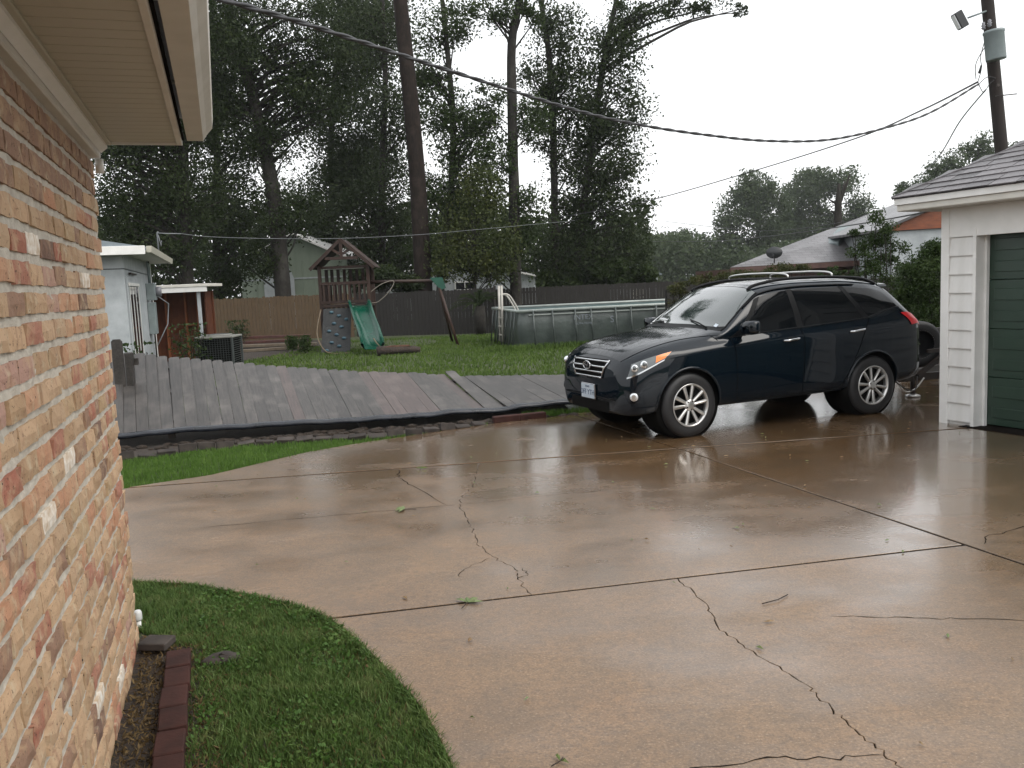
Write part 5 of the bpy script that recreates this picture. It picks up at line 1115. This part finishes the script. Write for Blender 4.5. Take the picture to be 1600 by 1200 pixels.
# the wood goes on behind the oaks as one dark mass
def wood(name, label, x0, x1, y0, y1, top, n, size, mat, seed):
    X = NP.uniform(x0, x1, n); Y = NP.uniform(y0, y1, n); T_ = top * (.55 + .6 * vnoise(X, Y, 5.0, seed)); Z = NP.uniform(0, 1, n) ** .8 * T_
    tag(link(bpy.data.objects.new(name, leaf_mesh(name, np.column_stack([X, Y, Z]), size, mat, .6, .1))), label, 'wood', kind='stuff')
wood('distant_wood', 'dark leafy mass of the wood behind the oaks and fences', -48, 9.5, 56, 63, 8.0, 42000, .42, 'leaf_dark', 3)
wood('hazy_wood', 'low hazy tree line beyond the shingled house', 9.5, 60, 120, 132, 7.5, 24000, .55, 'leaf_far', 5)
# ------------------------------------------------------------------ dark blue SUV
car = empty('suv', (1.64, 10.5815, 0), 3.5354, 'dark navy SUV with alloy wheels and roof rails on the wet driveway', 'car')
LOW = {  # rows 0-6: underside, sill, door skin
 0.00: [(0, .30), (.35, .30), (.55, .32), (.62, .37), (.655, .46), (.655, .56), (.63, .66)],
 0.06: [(0, .24), (.50, .24), (.68, .27), (.74, .34), (.77, .45), (.78, .56), (.76, .68)],
 0.15: [(0, .22), (.60, .22), (.78, .25), (.83, .33), (.855, .45), (.86, .57), (.85, .70)],
 0.35: [(0, .21), (.66, .21), (.84, .25), (.885, .34), (.905, .47), (.91, .60), (.905, .745)],
 0.62: [(0, .21), (.68, .21), (.86, .25), (.915, .35), (.935, .50), (.94, .66), (.932, .81)],
 0.94: [(0, .22), (.70, .22), (.86, .25), (.92, .35), (.942, .50), (.946, .68), (.938, .85)],
 1.60: [(0, .23), (.70, .23), (.86, .25), (.905, .34), (.925, .50), (.938, .69), (.930, .885)],
 2.60: [(0, .24), (.70, .24), (.86, .26), (.905, .35), (.925, .52), (.940, .72), (.934, .925)],
 3.64: [(0, .26), (.70, .26), (.86, .28), (.925, .37), (.948, .53), (.952, .75), (.940, .975)],
 4.20: [(0, .28), (.66, .28), (.84, .30), (.895, .38), (.915, .52), (.925, .75), (.912, .995)],
 4.46: [(0, .30), (.60, .30), (.79, .32), (.86, .39), (.885, .52), (.893, .74), (.875, .99)],
 4.60: [(0, .33), (.54, .33), (.72, .35), (.80, .41), (.825, .52), (.825, .70), (.805, .88)],
 4.66: [(0, .37), (.42, .37), (.56, .39), (.62, .43), (.64, .52), (.64, .62), (.60, .72)]}
TOP = {  # rows 7-12: belt, glass, roof edge, roof / hood
 0.00: [(.58, .75), (.50, .785), (.42, .80), (.30, .81), (.15, .815), (0, .817)],
 0.06: [(.71, .80), (.62, .855), (.50, .885), (.34, .905), (.17, .913), (0, .915)],
 0.15: [(.81, .85), (.72, .915), (.58, .955), (.40, .978), (.20, .988), (0, .991)],
 0.35: [(.87, .925), (.78, .99), (.62, 1.026), (.42, 1.046), (.20, 1.056), (0, 1.06)],
 0.62: [(.895, .99), (.80, 1.05), (.64, 1.083), (.43, 1.102), (.20, 1.112), (0, 1.116)],
 0.94: [(.90, 1.035), (.80, 1.09), (.65, 1.126), (.43, 1.146), (.20, 1.156), (0, 1.16)],
 1.25: [(.895, 1.065), (.825, 1.112), (.72, 1.148), (.45, 1.18), (.22, 1.195), (0, 1.2)],
 1.42: [(.895, 1.08), (.88, 1.118), (.838, 1.162), (.60, 1.212), (.30, 1.258), (0, 1.27)],
 1.62: [(.898, 1.095), (.86, 1.185), (.800, 1.285), (.56, 1.365), (.28, 1.398), (0, 1.408)],
 1.85: [(.90, 1.108), (.828, 1.28), (.742, 1.448), (.53, 1.523), (.27, 1.551), (0, 1.558)],
 2.08: [(.90, 1.12), (.810, 1.345), (.698, 1.575), (.52, 1.64), (.27, 1.665), (0, 1.67)],
 2.40: [(.90, 1.135), (.80, 1.375), (.68, 1.622), (.52, 1.684), (.27, 1.708), (0, 1.714)],
 2.80: [(.90, 1.155), (.80, 1.392), (.675, 1.637), (.52, 1.70), (.27, 1.725), (0, 1.73)],
 3.30: [(.90, 1.18), (.80, 1.405), (.67, 1.632), (.52, 1.696), (.27, 1.72), (0, 1.725)],
 3.75: [(.895, 1.21), (.795, 1.412), (.66, 1.605), (.51, 1.668), (.26, 1.695), (0, 1.70)],
 4.00: [(.88, 1.235), (.78, 1.40), (.645, 1.555), (.50, 1.63), (.25, 1.658), (0, 1.663)],
 4.15: [(.872, 1.24), (.772, 1.385), (.640, 1.52), (.48, 1.598), (.24, 1.628), (0, 1.632)],
 4.28: [(.862, 1.23), (.758, 1.35), (.630, 1.455), (.47, 1.51), (.23, 1.53), (0, 1.535)],
 4.45: [(.835, 1.18), (.735, 1.255), (.61, 1.31), (.45, 1.34), (.22, 1.35), (0, 1.353)],
 4.60: [(.785, 1.05), (.69, 1.10), (.57, 1.125), (.42, 1.14), (.21, 1.148), (0, 1.15)],
 4.66: [(.55, .80), (.46, .83), (.37, .845), (.27, .852), (.13, .856), (0, .858)]}
for _u, _rows in LOW.items():      # ride height and shoulder
    _k = min(1, _u / .5)
    LOW[_u] = [(y + (.006 if i == 6 and _u > .9 else 0), z + dz * (_k if i > 3 else .5 + .5 * _k)) for i, ((y, z), dz) in enumerate(zip(_rows, (.09, .09, .07, .055, .045, .06, .10)))]
for _u in TOP:
    if .9 < _u < 4.2: TOP[_u][0] = (TOP[_u][0][0] - .022, TOP[_u][0][1])
XU = lambda u: (.94 - u) * .83 if u < .94 else (.94 - u) if u < 4.0 else (.94 - 4.0) - (u - 4.0) * .86
def table(T):
    us = sorted(T); A_ = np.array([T[u] for u in us]); return np.array(us), A_
def pchip(x, y, q):
    h = np.diff(x); dl = np.diff(y, axis=0) / h[:, None, None]; d = np.zeros_like(y)
    for i in range(1, len(x) - 1):
        a, b = dl[i - 1], dl[i]; w1 = 2 * h[i] + h[i - 1]; w2 = h[i] + 2 * h[i - 1]
        with np.errstate(divide='ignore', invalid='ignore'): v = (w1 + w2) / (w1 / a + w2 / b)
        d[i] = np.where(a * b > 0, v, 0)
    d[0] = dl[0]; d[-1] = dl[-1]
    q = float(np.clip(q, x[0], x[-1])); i = min(max(np.searchsorted(x, q, side='right') - 1, 0), len(x) - 2); t = (q - x[i]) / h[i]
    return (1 + 2 * t) * (1 - t) ** 2 * y[i] + t * (1 - t) ** 2 * h[i] * d[i] + t * t * (3 - 2 * t) * y[i + 1] + t * t * (t - 1) * h[i] * d[i + 1]
_ul, _L = table(LOW); _ut, _T = table(TOP)
_cache = {}
def section(u):
    k = round(u, 4)
    if k not in _cache: _cache[k] = np.vstack([pchip(_ul, _L, u), pchip(_ut, _T, u)])
    return _cache[k]
def S(u, v, side=1, off=0.):
    """point on the body skin: u back from the bumper, v row number"""
    def raw(u, v):
        s = section(u); v = min(max(v, 0), 12); i = min(int(v), 11); t = v - i
        a = s[max(i - 1, 0)]; b = s[i]; c = s[i + 1]; d = s[min(i + 2, 12)] if i + 2 <= 12 else np.array([-s[11][0], s[11][1]])
        if i == 0: a = np.array([-s[1][0], s[1][1]])
        y, z = .5 * (2 * b + (c - a) * t + (2 * a - 5 * b + 4 * c - d) * t * t + (3 * b - a - 3 * c + d) * t ** 3)
        return Vector((XU(u), max(y, 0), z))
    p = raw(u, v)
    if off:
        e = .012; pu = raw(min(u + e, 4.66), v) - raw(max(u - e, 0), v); pv = raw(u, min(v + .05, 12)) - raw(u, max(v - .05, 0)); n = pv.cross(pu)
        if n.length > 1e-9:
            n.normalize()
            if n.y < 0 and v < 9: n = -n
            if n.z < 0 and v >= 9: n = -n
            p = p + n * off
    return Vector((p.x, p.y * side, p.z))
us = sorted(set([round(x, 4) for x in list(np.linspace(0, .15, 6)) + list(np.linspace(.15, 4.15, 84)) + list(np.linspace(4.15, 4.66, 16))])); vs_ = list(np.linspace(0, 12, 49))
m = MB(); rows = []
for u in us:
    right = [S(u, v, -1) for v in vs_]; left = [S(u, v, 1) for v in vs_]
    rows.append(right + left[-2::-1][:-0 or None])
nr = len(rows[0])
m.v = [tuple(p) for r in rows for p in r]
for i in range(len(rows) - 1):
    for k in range(nr - 1): m.f.append((i * nr + k, i * nr + k + 1, (i + 1) * nr + k + 1, (i + 1) * nr + k)); m.sm.append(True)
m.f.append(tuple(range(nr))); m.sm.append(True); b0 = (len(rows) - 1) * nr; m.f.append(tuple(range(b0, b0 + nr))[::-1]); m.sm.append(True)
bm = bmesh.new(); me0 = m.mesh('body_shell'); bm.from_mesh(me0); bmesh.ops.remove_doubles(bm, verts=bm.verts, dist=.0004); bmesh.ops.recalc_face_normals(bm, faces=bm.faces); bm.to_mesh(me0); bm.free()
tmp = bpy.data.objects.new('tmp_shell', me0); COL.objects.link(tmp)
cut = MB()
ARCH = .415
for ax in (0, -2.7):
    for s_ in (-1, 1): cut.lathe([(ARCH, .52 * s_), (ARCH, 1.2 * s_)], 48, 'y', (ax, 0, .375))
cm = cut.mesh('tmp_cut'); co_ = bpy.data.objects.new('tmp_cut', cm); COL.objects.link(co_)
md = tmp.modifiers.new('cut', 'BOOLEAN'); md.operation = 'DIFFERENCE'; md.object = co_; md.solver = 'EXACT'
dg = bpy.context.evaluated_depsgraph_get(); bme = bpy.data.meshes.new_from_object(tmp.evaluated_get(dg))
bpy.data.objects.remove(tmp); bpy.data.objects.remove(co_)
bme.materials.clear(); bme.materials.append(MATS['car_paint']); bme.name = 'body'
bme.polygons.foreach_set('use_smooth', [True] * len(bme.polygons)); bme.set_sharp_from_angle(angle=math.radians(40))
body = bpy.data.objects.new('body', bme); link(body, car)
def patch(name, mat, parent, bf, br_, tr_, tf_, side=1, off=.004, nu=14, nv=10, skirt=True):
    """skin patch from four (u, v) corners: bottom front, bottom rear, top rear, top front"""
    rows = []
    for j in range(nv + 1):
        t = j / nv; row = []
        for i in range(nu + 1):
            s = i / nu; u = (1 - t) * ((1 - s) * bf[0] + s * br_[0]) + t * ((1 - s) * tf_[0] + s * tr_[0]); v = (1 - t) * ((1 - s) * bf[1] + s * br_[1]) + t * ((1 - s) * tf_[1] + s * tr_[1])
            row.append(S(u, v, side, off))
        rows.append(row)
    return MB().grid(rows).build(name, mat, parent)
def seam(parent, uv, side, w=.005, name='seam', mat='dark_void', off=.0025):
    pts = []
    for (a, b) in zip(uv[:-1], uv[1:]):
        for k in range(8): t = k / 8; pts.append(S(a[0] + (b[0] - a[0]) * t, a[1] + (b[1] - a[1]) * t, side, off))
    pts.append(S(*uv[-1], side, off)); return MB().tube(pts, w / 2, 4).build(name, mat, parent)
for sd_ in (1, -1):
    d1 = patch('door', 'car_paint', car, (1.60, 2.7), (2.535, 2.7), (2.535, 6.98), (1.55, 6.98), sd_, .0035, 20, 16); d2 = patch('door', 'car_paint', car, (2.56, 2.7), (3.07, 2.7), (3.60, 6.98), (2.56, 6.98), sd_, .0035, 20, 16)
    seam(d1, [(1.52, 7.0), (1.585, 5), (1.585, 2.65), (2.547, 2.65), (2.547, 7.0)], sd_, .008); seam(d2, [(2.56, 2.65), (3.08, 2.65), (3.40, 5.2), (3.615, 6.98)], sd_, .008)
    seam(car, [(1.36, 6.9), (1.33, 7.6), (1.30, 8.2)], sd_, .007, 'fender_seam')
    for d, u in ((d1, 2.36), (d2, 3.36)):
        h = MB(); a = S(u - .11, 6.0, sd_, .004); b = S(u + .11, 6.06, sd_, .004); n = Vector((0, sd_, 0)); mid = (a + b) / 2 + n * .045
        h.tube(catmull([a, a.lerp(b, .15) + n * .040, mid, a.lerp(b, .85) + n * .040, b], 4), .0145, 8); h.build('handle', 'chrome', d)
        MB().ball(tuple((a + b) / 2), .06, 10, (1, .10, .55)).build('handle_recess', 'dark_trim', d)
    w1 = patch('side_window', 'tinted_glass', car, (1.60, 7.13), (2.50, 7.10), (2.47, 8.80), (2.08, 8.78), sd_, .0045); w2 = patch('side_window', 'tinted_glass', car, (2.60, 7.10), (3.52, 7.10), (3.28, 8.80), (2.56, 8.80), sd_, .0045); w3 = patch('quarter_window', 'tinted_glass', car, (3.62, 7.14), (4.16, 7.62), (3.98, 8.68), (3.36, 8.80), sd_, .0045)
    patch('pillar_trim', 'dark_trim', car, (2.505, 7.08), (2.595, 7.08), (2.555, 8.84), (2.475, 8.84), sd_, .004, 3, 8); patch('pillar_trim', 'dark_trim', car, (3.525, 7.08), (3.615, 7.12), (3.355, 8.84), (3.285, 8.84), sd_, .004, 3, 8)
    patch('window_corner', 'dark_trim', car, (1.50, 7.10), (1.595, 7.10), (2.075, 8.80), (1.98, 8.85), sd_, .004, 3, 10)
    seam(car, [(1.50, 7.05), (2.6, 7.03), (3.6, 7.04), (4.18, 7.55)], sd_, .016, 'belt_trim', 'dark_trim', .004)
    seam(car, [(1.80, 8.98), (2.1, 8.95), (2.6, 8.95), (3.3, 8.95), (3.55, 8.95)], sd_, .018, 'rain_visor', 'dark_trim', .012)
    seam(car, [(1.6, 2.35), (3.15, 2.35)], sd_, .02, 'sill_trim', 'dark_trim', .003)
    # arch lips
    for ax in (0, -2.7):
        pts = []
        for k in range(33):
            a = math.radians(-8 + 196 * k / 32); x = ax + (ARCH + .004) * math.cos(a); z = .375 + (ARCH + .004) * math.sin(a)
            u = .94 - x if x < 0 else .94 - x / .83; sec = section(u); zz = sec[1:8, 1]; yy = sec[1:8, 0]; y = float(np.interp(z, zz, yy)); pts.append((x, sd_ * (y + .002), max(z, .26)))
        MB().tube(pts, .017, 6).build('arch_lip', 'car_paint', car)
        MB().lathe([(ARCH - .003, .50 * sd_), (ARCH - .003, .88 * sd_)], 40, 'y', (ax, 0, .375)).build('wheel_liner', 'dark_void', car)
    # headlight, tail light, fog light, mirror
    hl = patch('headlight', 'lamp_lens', car, (.080, 6.22), (.56, 6.18), (.68, 6.80), (.14, 7.28), sd_, .006, 16, 8)
    patch('turn_signal', 'amber_lens', hl, (.42, 6.28), (.555, 6.24), (.67, 6.78), (.45, 6.94), sd_, .0085, 8, 6); patch('chrome_lip', 'chrome', hl, (.074, 6.10), (.54, 6.06), (.55, 6.16), (.076, 6.23), sd_, .009, 12, 2)
    for u, v in ((.16, 6.72), (.27, 6.64)):
        c = S(u, v, sd_, .004); MB().ball(tuple(c), .052, 14, (.9, .8, .9)).build('lamp_bowl', 'lamp_reflector', hl); MB().ball(tuple(S(u, v, sd_, .034)), .026, 10).build('bulb_lens', 'lamp_lens', hl)
    tl = patch('tail_light', 'red_lens', car, (4.33, 5.95), (4.55, 6.1), (4.48, 7.25), (4.18, 7.0), sd_, .012, 10, 10)
    fc = S(.125, 4.45, sd_, .002); fn = (S(.125, 4.45, sd_, .05) - fc).normalized(); q = fn.to_track_quat('Z', 'Y').to_matrix()
    fm = MB().lathe([(.060, -.02), (.060, .002), (.052, .004)], 20); fm.v = [tuple(fc + q @ Vector(v)) for v in fm.v]; fg = fm.build('fog_light', 'dark_trim', car)
    fm = MB().lathe([(.051, .004), (.044, .012), (.02, .017), (.004, .018)], 18); fm.v = [tuple(fc + q @ Vector(v)) for v in fm.v]; fm.build('fog_lens', 'lamp_reflector', fg)
    mr = MB(); rows = []
    for k, (fx, sc_) in enumerate(((.075, .25), (.07, .6), (.045, .88), (.0, 1.0), (-.045, .97), (-.055, .90))):
        rows.append([(.94 - 1.68 + fx, sd_ * (1.045 + .125 * sc_ * math.copysign(abs(math.cos(a)) ** .55, math.cos(a))), 1.20 + .082 * sc_ * math.copysign(abs(math.sin(a)) ** .6, math.sin(a)) + .015 * math.cos(a)) for a in np.linspace(0, 2 * math.pi, 25)])
    mr.grid(rows); mr = mr.build('mirror', 'car_paint', car)
    MB().box((.94 - 1.735, sd_ * 1.045 - .10, 1.14), (.94 - 1.73, sd_ * 1.045 + .10, 1.262)).build('mirror_glass', 'lamp_reflector', mr)
    MB().beam((.94 - 1.66, sd_ * .875, 1.13), (.94 - 1.67, sd_ * .99, 1.15), .08, .06).build('mirror_stalk', 'dark_trim', mr)
    # roof rail
    pts = catmull([S(2.02, 9.75, sd_, .006), S(2.12, 9.75, sd_, .030), S(2.5, 9.72, sd_, .045), S(3.1, 9.70, sd_, .045), S(3.7, 9.70, sd_, .040), S(3.95, 9.72, sd_, .020), S(4.03, 9.72, sd_, .005)], 5)
    MB().tube(pts, .020, 8).build('roof_rail', 'dark_trim', car)
    seam(car, [(1.44, 9.08), (1.8, 9.06), (2.06, 9.1)], sd_, .02, 'pillar_seal', 'dark_trim', .002)
for u in (2.62, 3.30):
    pts = [S(u, 9.72, 1, .045), S(u, 9.80, 1, .085), S(u, 10.3, 1, .088), S(u, 11.2, 1, .082), S(u, 12, 1, .080), S(u, 11.2, -1, .082), S(u, 10.3, -1, .088), S(u, 9.80, -1, .085), S(u, 9.72, -1, .045)]
    MB().tube(catmull(pts, 4), .012, 8).build('crossbar', 'alloy', car)
rows = []
for i in range(15):
    t = i / 14; vv = list(np.linspace(9.12, 12, 10)); uu = [1.36 + .17 * ((12 - v) / 3) ** 2 + (2.045 - 1.36 - .17 * ((12 - v) / 3) ** 2) * t for v in vv]; rows.append([S(u, v, -1, .004) for u, v in zip(uu, vv)] + [S(u, v, 1, .004) for u, v in list(zip(uu, vv))[-2::-1]])
ws = MB().grid(rows).build('windshield', 'windshield_glass', car)
st = MB().grid([[S(1.46, 9.55, 1, .007), S(1.46, 9.75, 1, .007)], [S(1.50, 9.55, 1, .007), S(1.50, 9.75, 1, .007)]]).build('inspection_sticker', 'plate_white', ws)
for s0, v0 in ((.45, 9.8), (-.2, 11.1)):
    a = S(1.385, v0, 1 if s0 > 0 else -1, .015); b = S(1.44, 11.2 if s0 > 0 else 9.9, 1 if s0 > 0 else -1, .018); MB().tube([a, a.lerp(b, .5) + Vector((0, 0, .01)), b], .009, 6).build('wiper', 'dark_trim', ws)
rows = []
for i in range(8):
    vv = list(np.linspace(9.0, 12, 8)); uu = [1.27 + .17 * ((12 - v) / 3) ** 2 + .095 * i / 7 for v in vv]; rows.append([S(u, v, -1, .003) for u, v in zip(uu, vv)] + [S(u, v, 1, .003) for u, v in list(zip(uu, vv))[-2::-1]])
MB().grid(rows).build('cowl', 'dark_trim', car)
rows = []
for i in range(26):
    vv = list(np.linspace(8.35, 12, 12)); uu = [.085 + (1.265 + .17 * (min(12 - v, 3) / 3) ** 2 - .085) * i / 25 for v in vv]; rows.append([S(u, v, -1, .0035) for u, v in zip(uu, vv)] + [S(u, v, 1, .0035) for u, v in list(zip(uu, vv))[-2::-1]])
hd = MB().grid(rows).build('hood', 'wet_hood_paint', car)
for s_ in (1, -1): seam(hd, [(.09, 8.33), (.6, 8.33), (1.28, 8.33)], s_, .006)
rows = []
for i in range(10):
    u = 2.06 + (4.05 - 2.06) * i / 9; vv = list(np.linspace(10.0, 12, 8)); rows.append([S(u, v, -1, .003) for v in vv] + [S(u, v, 1, .003) for v in vv[-2::-1]])
MB().grid(rows).build('roof_panel', 'wet_hood_paint', car)
rows = []
for i in range(7):
    u = 4.20 + (4.44 - 4.20) * i / 6; vv = list(np.linspace(9.2, 12, 8)); rows.append([S(u, v, -1, .004) for v in vv] + [S(u, v, 1, .004) for v in vv[-2::-1]])
MB().grid(rows).build('rear_window', 'tinted_glass', car)
MB().prism([(-.58, 1.575), (.58, 1.575), (.56, 1.605), (.3, 1.638), (-.3, 1.638), (-.56, 1.605)], XU(4.24), XU(4.08), 'x').build('spoiler', 'car_paint', car)
# grille: dark opening, four chrome bars, badge
def front(y, z, off=0.):
    """point on the nose at half-breadth y and height z"""
    lo, hi = 0., .6
    for _ in range(24):
        u = (lo + hi) / 2; s = section(u); zt = float(np.interp(abs(y), s[::-1, 0][:7], s[::-1, 1][:7])); ym = float(np.interp(z, s[2:8, 1], s[2:8, 0])) if z < s[7, 1] else 9
        if z <= zt and abs(y) <= ym: hi = u
        else: lo = u
    return Vector((XU(hi) + off, y, z))
rows = []
for j in range(9):
    z = .69 + .215 * j / 8; hw_ = .32 + .11 * j / 8; rows.append([front(-hw_ + 2 * hw_ * i / 16, z, .006) for i in range(17)])
gr = MB().grid(rows).build('grille', 'dark_void', car)
for j, z in enumerate((.698, .758, .820, .884)):
    hw_ = .32 + .11 * (z - .69) / .215; m = MB(); pts = []
    for i in range(17):
        y = -hw_ + 2 * hw_ * i / 16; zz = z + (.018 * (1 - min(1, abs(y) / .12)) if j == 2 else 0); pts.append(front(y, min(zz, .90), .016))
    m.tube(pts, .0125, 8).build('chrome_bar', 'chrome', gr)
for s_ in (-1, 1): MB().tube([front(s_ * .318, .695, .012), front(s_ * .375, .80, .012), front(s_ * .43, .90, .012)], .010, 8).build('grille_edge', 'chrome', gr)
em = front(0, .825, .034); MB().tube([em + Vector((0, .085 * math.cos(a), .046 * math.sin(a))) for a in np.linspace(0, 2 * math.pi, 25)], .008, 6).build('emblem_ring', 'chrome', gr)
MB().ball(tuple(em - Vector((.012, 0, 0))), .08, 14, (.12, 1, .55)).build('emblem_plate', 'dark_trim', gr)
mm = MB()
for y0 in (-.030, .030): mm.beam(em + Vector((.004, y0 - .012, -.034)), em + Vector((.004, y0 + .012, .034)), .012, .010, (1, 0, 0))
mm.beam(em + Vector((.004, -.034, .010)), em + Vector((.004, .034, -.008)), .012, .010, (1, 0, 0)); mm.build('emblem_letter', 'chrome', gr)
# bumper: dark lower intake, plate
rows = []
for j in range(5):
    z = .30 + .13 * j / 4; rows.append([front(-.46 + .92 * i / 14, z, .005) for i in range(15)])
MB().grid(rows).build('lower_intake', 'dark_void', car)
rows = []
for j in range(2): rows.append([front(-.62 + 1.24 * i / 18, .455 + .02 * j, .006) for i in range(19)])
MB().grid(rows).build('bumper_crease', 'dark_trim', car)
pz = .515; px_ = front(0, pz, .02).x
plt = MB().box((px_, -.155, pz - .08), (px_ + .012, .155, pz + .08), .003).build('licence_plate', 'plate_white', car)
MB().box((px_ - .012, -.17, pz - .092), (px_ + .004, .17, pz + .092), .004).build('plate_frame', 'chrome', plt)
text('plate_text', 'DFF YTH', .088, 'plate_ink', plt, (px_ + .0135, 0, pz - .012), (math.pi / 2, 0, math.pi / 2)); text('plate_text', 'TEXAS', .036, 'plate_ink', plt, (px_ + .0135, 0, pz + .056), (math.pi / 2, 0, math.pi / 2))
# wheels
def make_wheel():
    w = empty('wheel', (0, 0, 0)); R, W = .368, .115
    prof = [(.232, -W + .008), (.25, -W), (.30, -W - .004), (.345, -W + .006), (.362, -W + .028), (R, -W + .05), (R, -.055), (R - .008, -.052), (R - .008, -.046), (R, -.043), (R, -.004), (R - .008, 0), (R, .004), (R, .043), (R - .008, .046), (R - .008, .052), (R, .055), (R, W - .05), (.362, W - .028), (.345, W - .006), (.30, W + .004), (.25, W), (.232, W - .008)]
    MB().lathe(prof, 56, 'y', cap=False).build('tyre', 'rubber', w)
    rim = MB().lathe([(.246, W + .002), (.243, W + .008), (.232, W + .004), (.222, W - .012), (.214, W - .04), (.205, -.02), (.205, -W), (.236, -W)], 48, 'y', cap=False).build('rim', 'alloy', w)
    MB().lathe([(.204, -.03), (.19, -.035), (.05, -.03), (.004, -.03)], 32, 'y').build('brake_disc', 'black_steel', rim)
    for k in range(5):
        for sgn in (-1, 1):
            a0 = math.radians(90 + 72 * k); a1 = a0 + sgn * math.radians(15.5); r0, r1 = .045, .226
            A0 = a0 + sgn * .30; p0 = Vector((math.cos(A0) * r0, W - .018, math.sin(A0) * r0)); p1 = Vector((math.cos(a1) * r1, W - .006, math.sin(a1) * r1)); d = (p1 - p0).normalized(); t = Vector((-d.z, 0, d.x))
            m = MB(); w0, w1 = .015, .021; hy_ = .018
            q = [p0 - t * w0, p0 + t * w0, p1 + t * w1, p1 - t * w1]; mid0 = p0 + Vector((0, .008, 0)); mid1 = p1 + Vector((0, .006, 0))
            m.add(q + [mid0, mid1] + [x - Vector((0, hy_, 0)) for x in q], [(0, 4, 5, 3), (4, 1, 2, 5), (0, 3, 9, 6), (1, 7, 8, 2), (3, 5, 2, 8, 9), (6, 9, 8, 7)]); m.build('spoke', 'alloy', rim)
    MB().lathe([(.068, W - .04), (.068, W - .014), (.058, W - .004), (.03, W + .0), (.004, W + .001)], 24, 'y').build('hub_cap', 'alloy', rim)
    for k in range(5):
        a = math.radians(54 + 72 * k); MB().lathe([(.010, W - .02), (.010, W + .002), (.003, W + .003)], 8, 'y', (math.cos(a) * .050, 0, math.sin(a) * .050)).build('lug_nut', 'black_steel', rim)
    return w
wl = make_wheel()
for i, (x, s_, st_) in enumerate(((0, 1, .05), (-2.7, 1, 0), (0, -1, .05), (-2.7, -1, 0))):
    o = wl if i == 0 else copy_tree(wl); o.parent = car; o.location = (x, s_ * .815, .368); o.rotation_euler = (0, .35 * i + .1, st_ + (0 if s_ > 0 else math.pi))
MB().box((-2.95, -.5, .335), (.4, .5, .5)).build('underbody', 'dark_void', car); MB().tube([(-2.7, -.75, .37), (-2.7, .75, .37)], .05, 8).build('axle', 'dark_void', car)

# ------------------------------------------------------------------ utility trailer hitched behind
tr = empty('utility_trailer', (5.55, 12.2, 0), 3.5354, 'black steel trailer with upright spare wheel between car and garage', 'trailer')
MB().beam((.35, -.02, .27), (-1.4, -.45, .30), .08, .10).build('tongue_beam', 'black_steel', tr); MB().beam((.35, .02, .27), (-1.4, .45, .30), .08, .10).build('tongue_beam', 'black_steel', tr)
MB().box((-1.3, -.75, .36), (-1.2, .75, .50), .005).build('front_rail', 'black_steel', tr); MB().box((-3.8, -.75, .38), (-1.3, .75, .46)).build('bed', 'black_steel', tr)
for s_ in (-1, 1):
    MB().box((-3.8, s_ * .75 - .03, .80), (-1.2, s_ * .75 + .03, .86), .004).build('top_rail', 'black_steel', tr)
    for x in (-1.25, -2.5, -3.75): MB().box((x - .03, s_ * .75 - .03, .42), (x + .03, s_ * .75 + .03, .82), .004).build('stake', 'black_steel', tr)
MB().box((-1.28, -.75, .72), (-1.22, .75, .78)).build('head_bar', 'black_steel', tr); MB().beam((-.12, .26, .64), (-1.25, .5, .68), .05, .05).build('upper_bar', 'black_steel', tr)
MB().beam((-.02, .18, .30), (-.55, .26, .64), .07, .05).build('ramp_arm', 'black_steel', tr)
MB().tube([(.0, .12, .04), (.0, .12, .42)], .035, 8).build('jack_post', 'black_steel', tr); MB().lathe([(.10, .04), (.10, .06), (.04, .08)], 12, 'z', (.0, .12, -.035)).build('jack_foot', 'alloy', tr)
MB().ball((.38, 0, .30), .07, 10, (1.5, .8, .8)).build('coupler', 'alloy', tr)
MB().tube(catmull([(.3, .1, .27), (.2, .16, .10), (.05, .2, .12), (-.1, .22, .27)], 6), .012, 5).build('safety_chain', 'alloy', tr); MB().tube(catmull([(.35, .05, .30), (.25, .22, .15), (.1, .25, .12), (.0, .2, .30)], 6), .009, 5).build('lamp_cable', 'cable_black', tr)
swm = empty('spare_wheel', (-.22, .0, .72)); swm.parent = tr; swm.rotation_euler = (0, 0, -.35)
MB().lathe([(.19, -.085), (.21, -.095), (.27, -.097), (.315, -.08), (.325, -.05), (.325, .05), (.315, .08), (.27, .097), (.21, .095), (.19, .085)], 40, 'y', cap=False).build('tyre', 'rubber', swm)
rm = MB().lathe([(.20, .08), (.19, .06), (.17, .03), (.10, .045), (.05, .03), (.02, .03)], 32, 'y', cap=False).build('rim', 'dark_trim', swm); MB().lathe([(.205, .082), (.20, .09), (.192, .082)], 32, 'y', cap=False).build('rim_flange', 'alloy', swm)
MB().beam((-.22, -.06, .30), (-.22, -.06, .72), .06, .06).build('spare_bracket', 'black_steel', tr)

# ------------------------------------------------------------------ rain haze
hz = MB().box((-280, -20, -1.2), (280, 240, 40)); m = hz.mesh('haze')
t = NT('rain_haze'); t.t.nodes.remove(t.b); pv_ = t.n('VolumePrincipled'); pv_.inputs['Density'].default_value = HAZE; pv_.inputs['Color'].default_value = (.93, .96, 1, 1); pv_.inputs['Anisotropy'].default_value = .2
t.l(pv_.outputs[0], t.t.nodes['Material Output'].inputs['Volume']); m.materials.append(t.m)
if HAZE > 0: tag(link(bpy.data.objects.new('haze', m)), 'thin grey rain haze over the whole place', 'haze', kind='stuff')
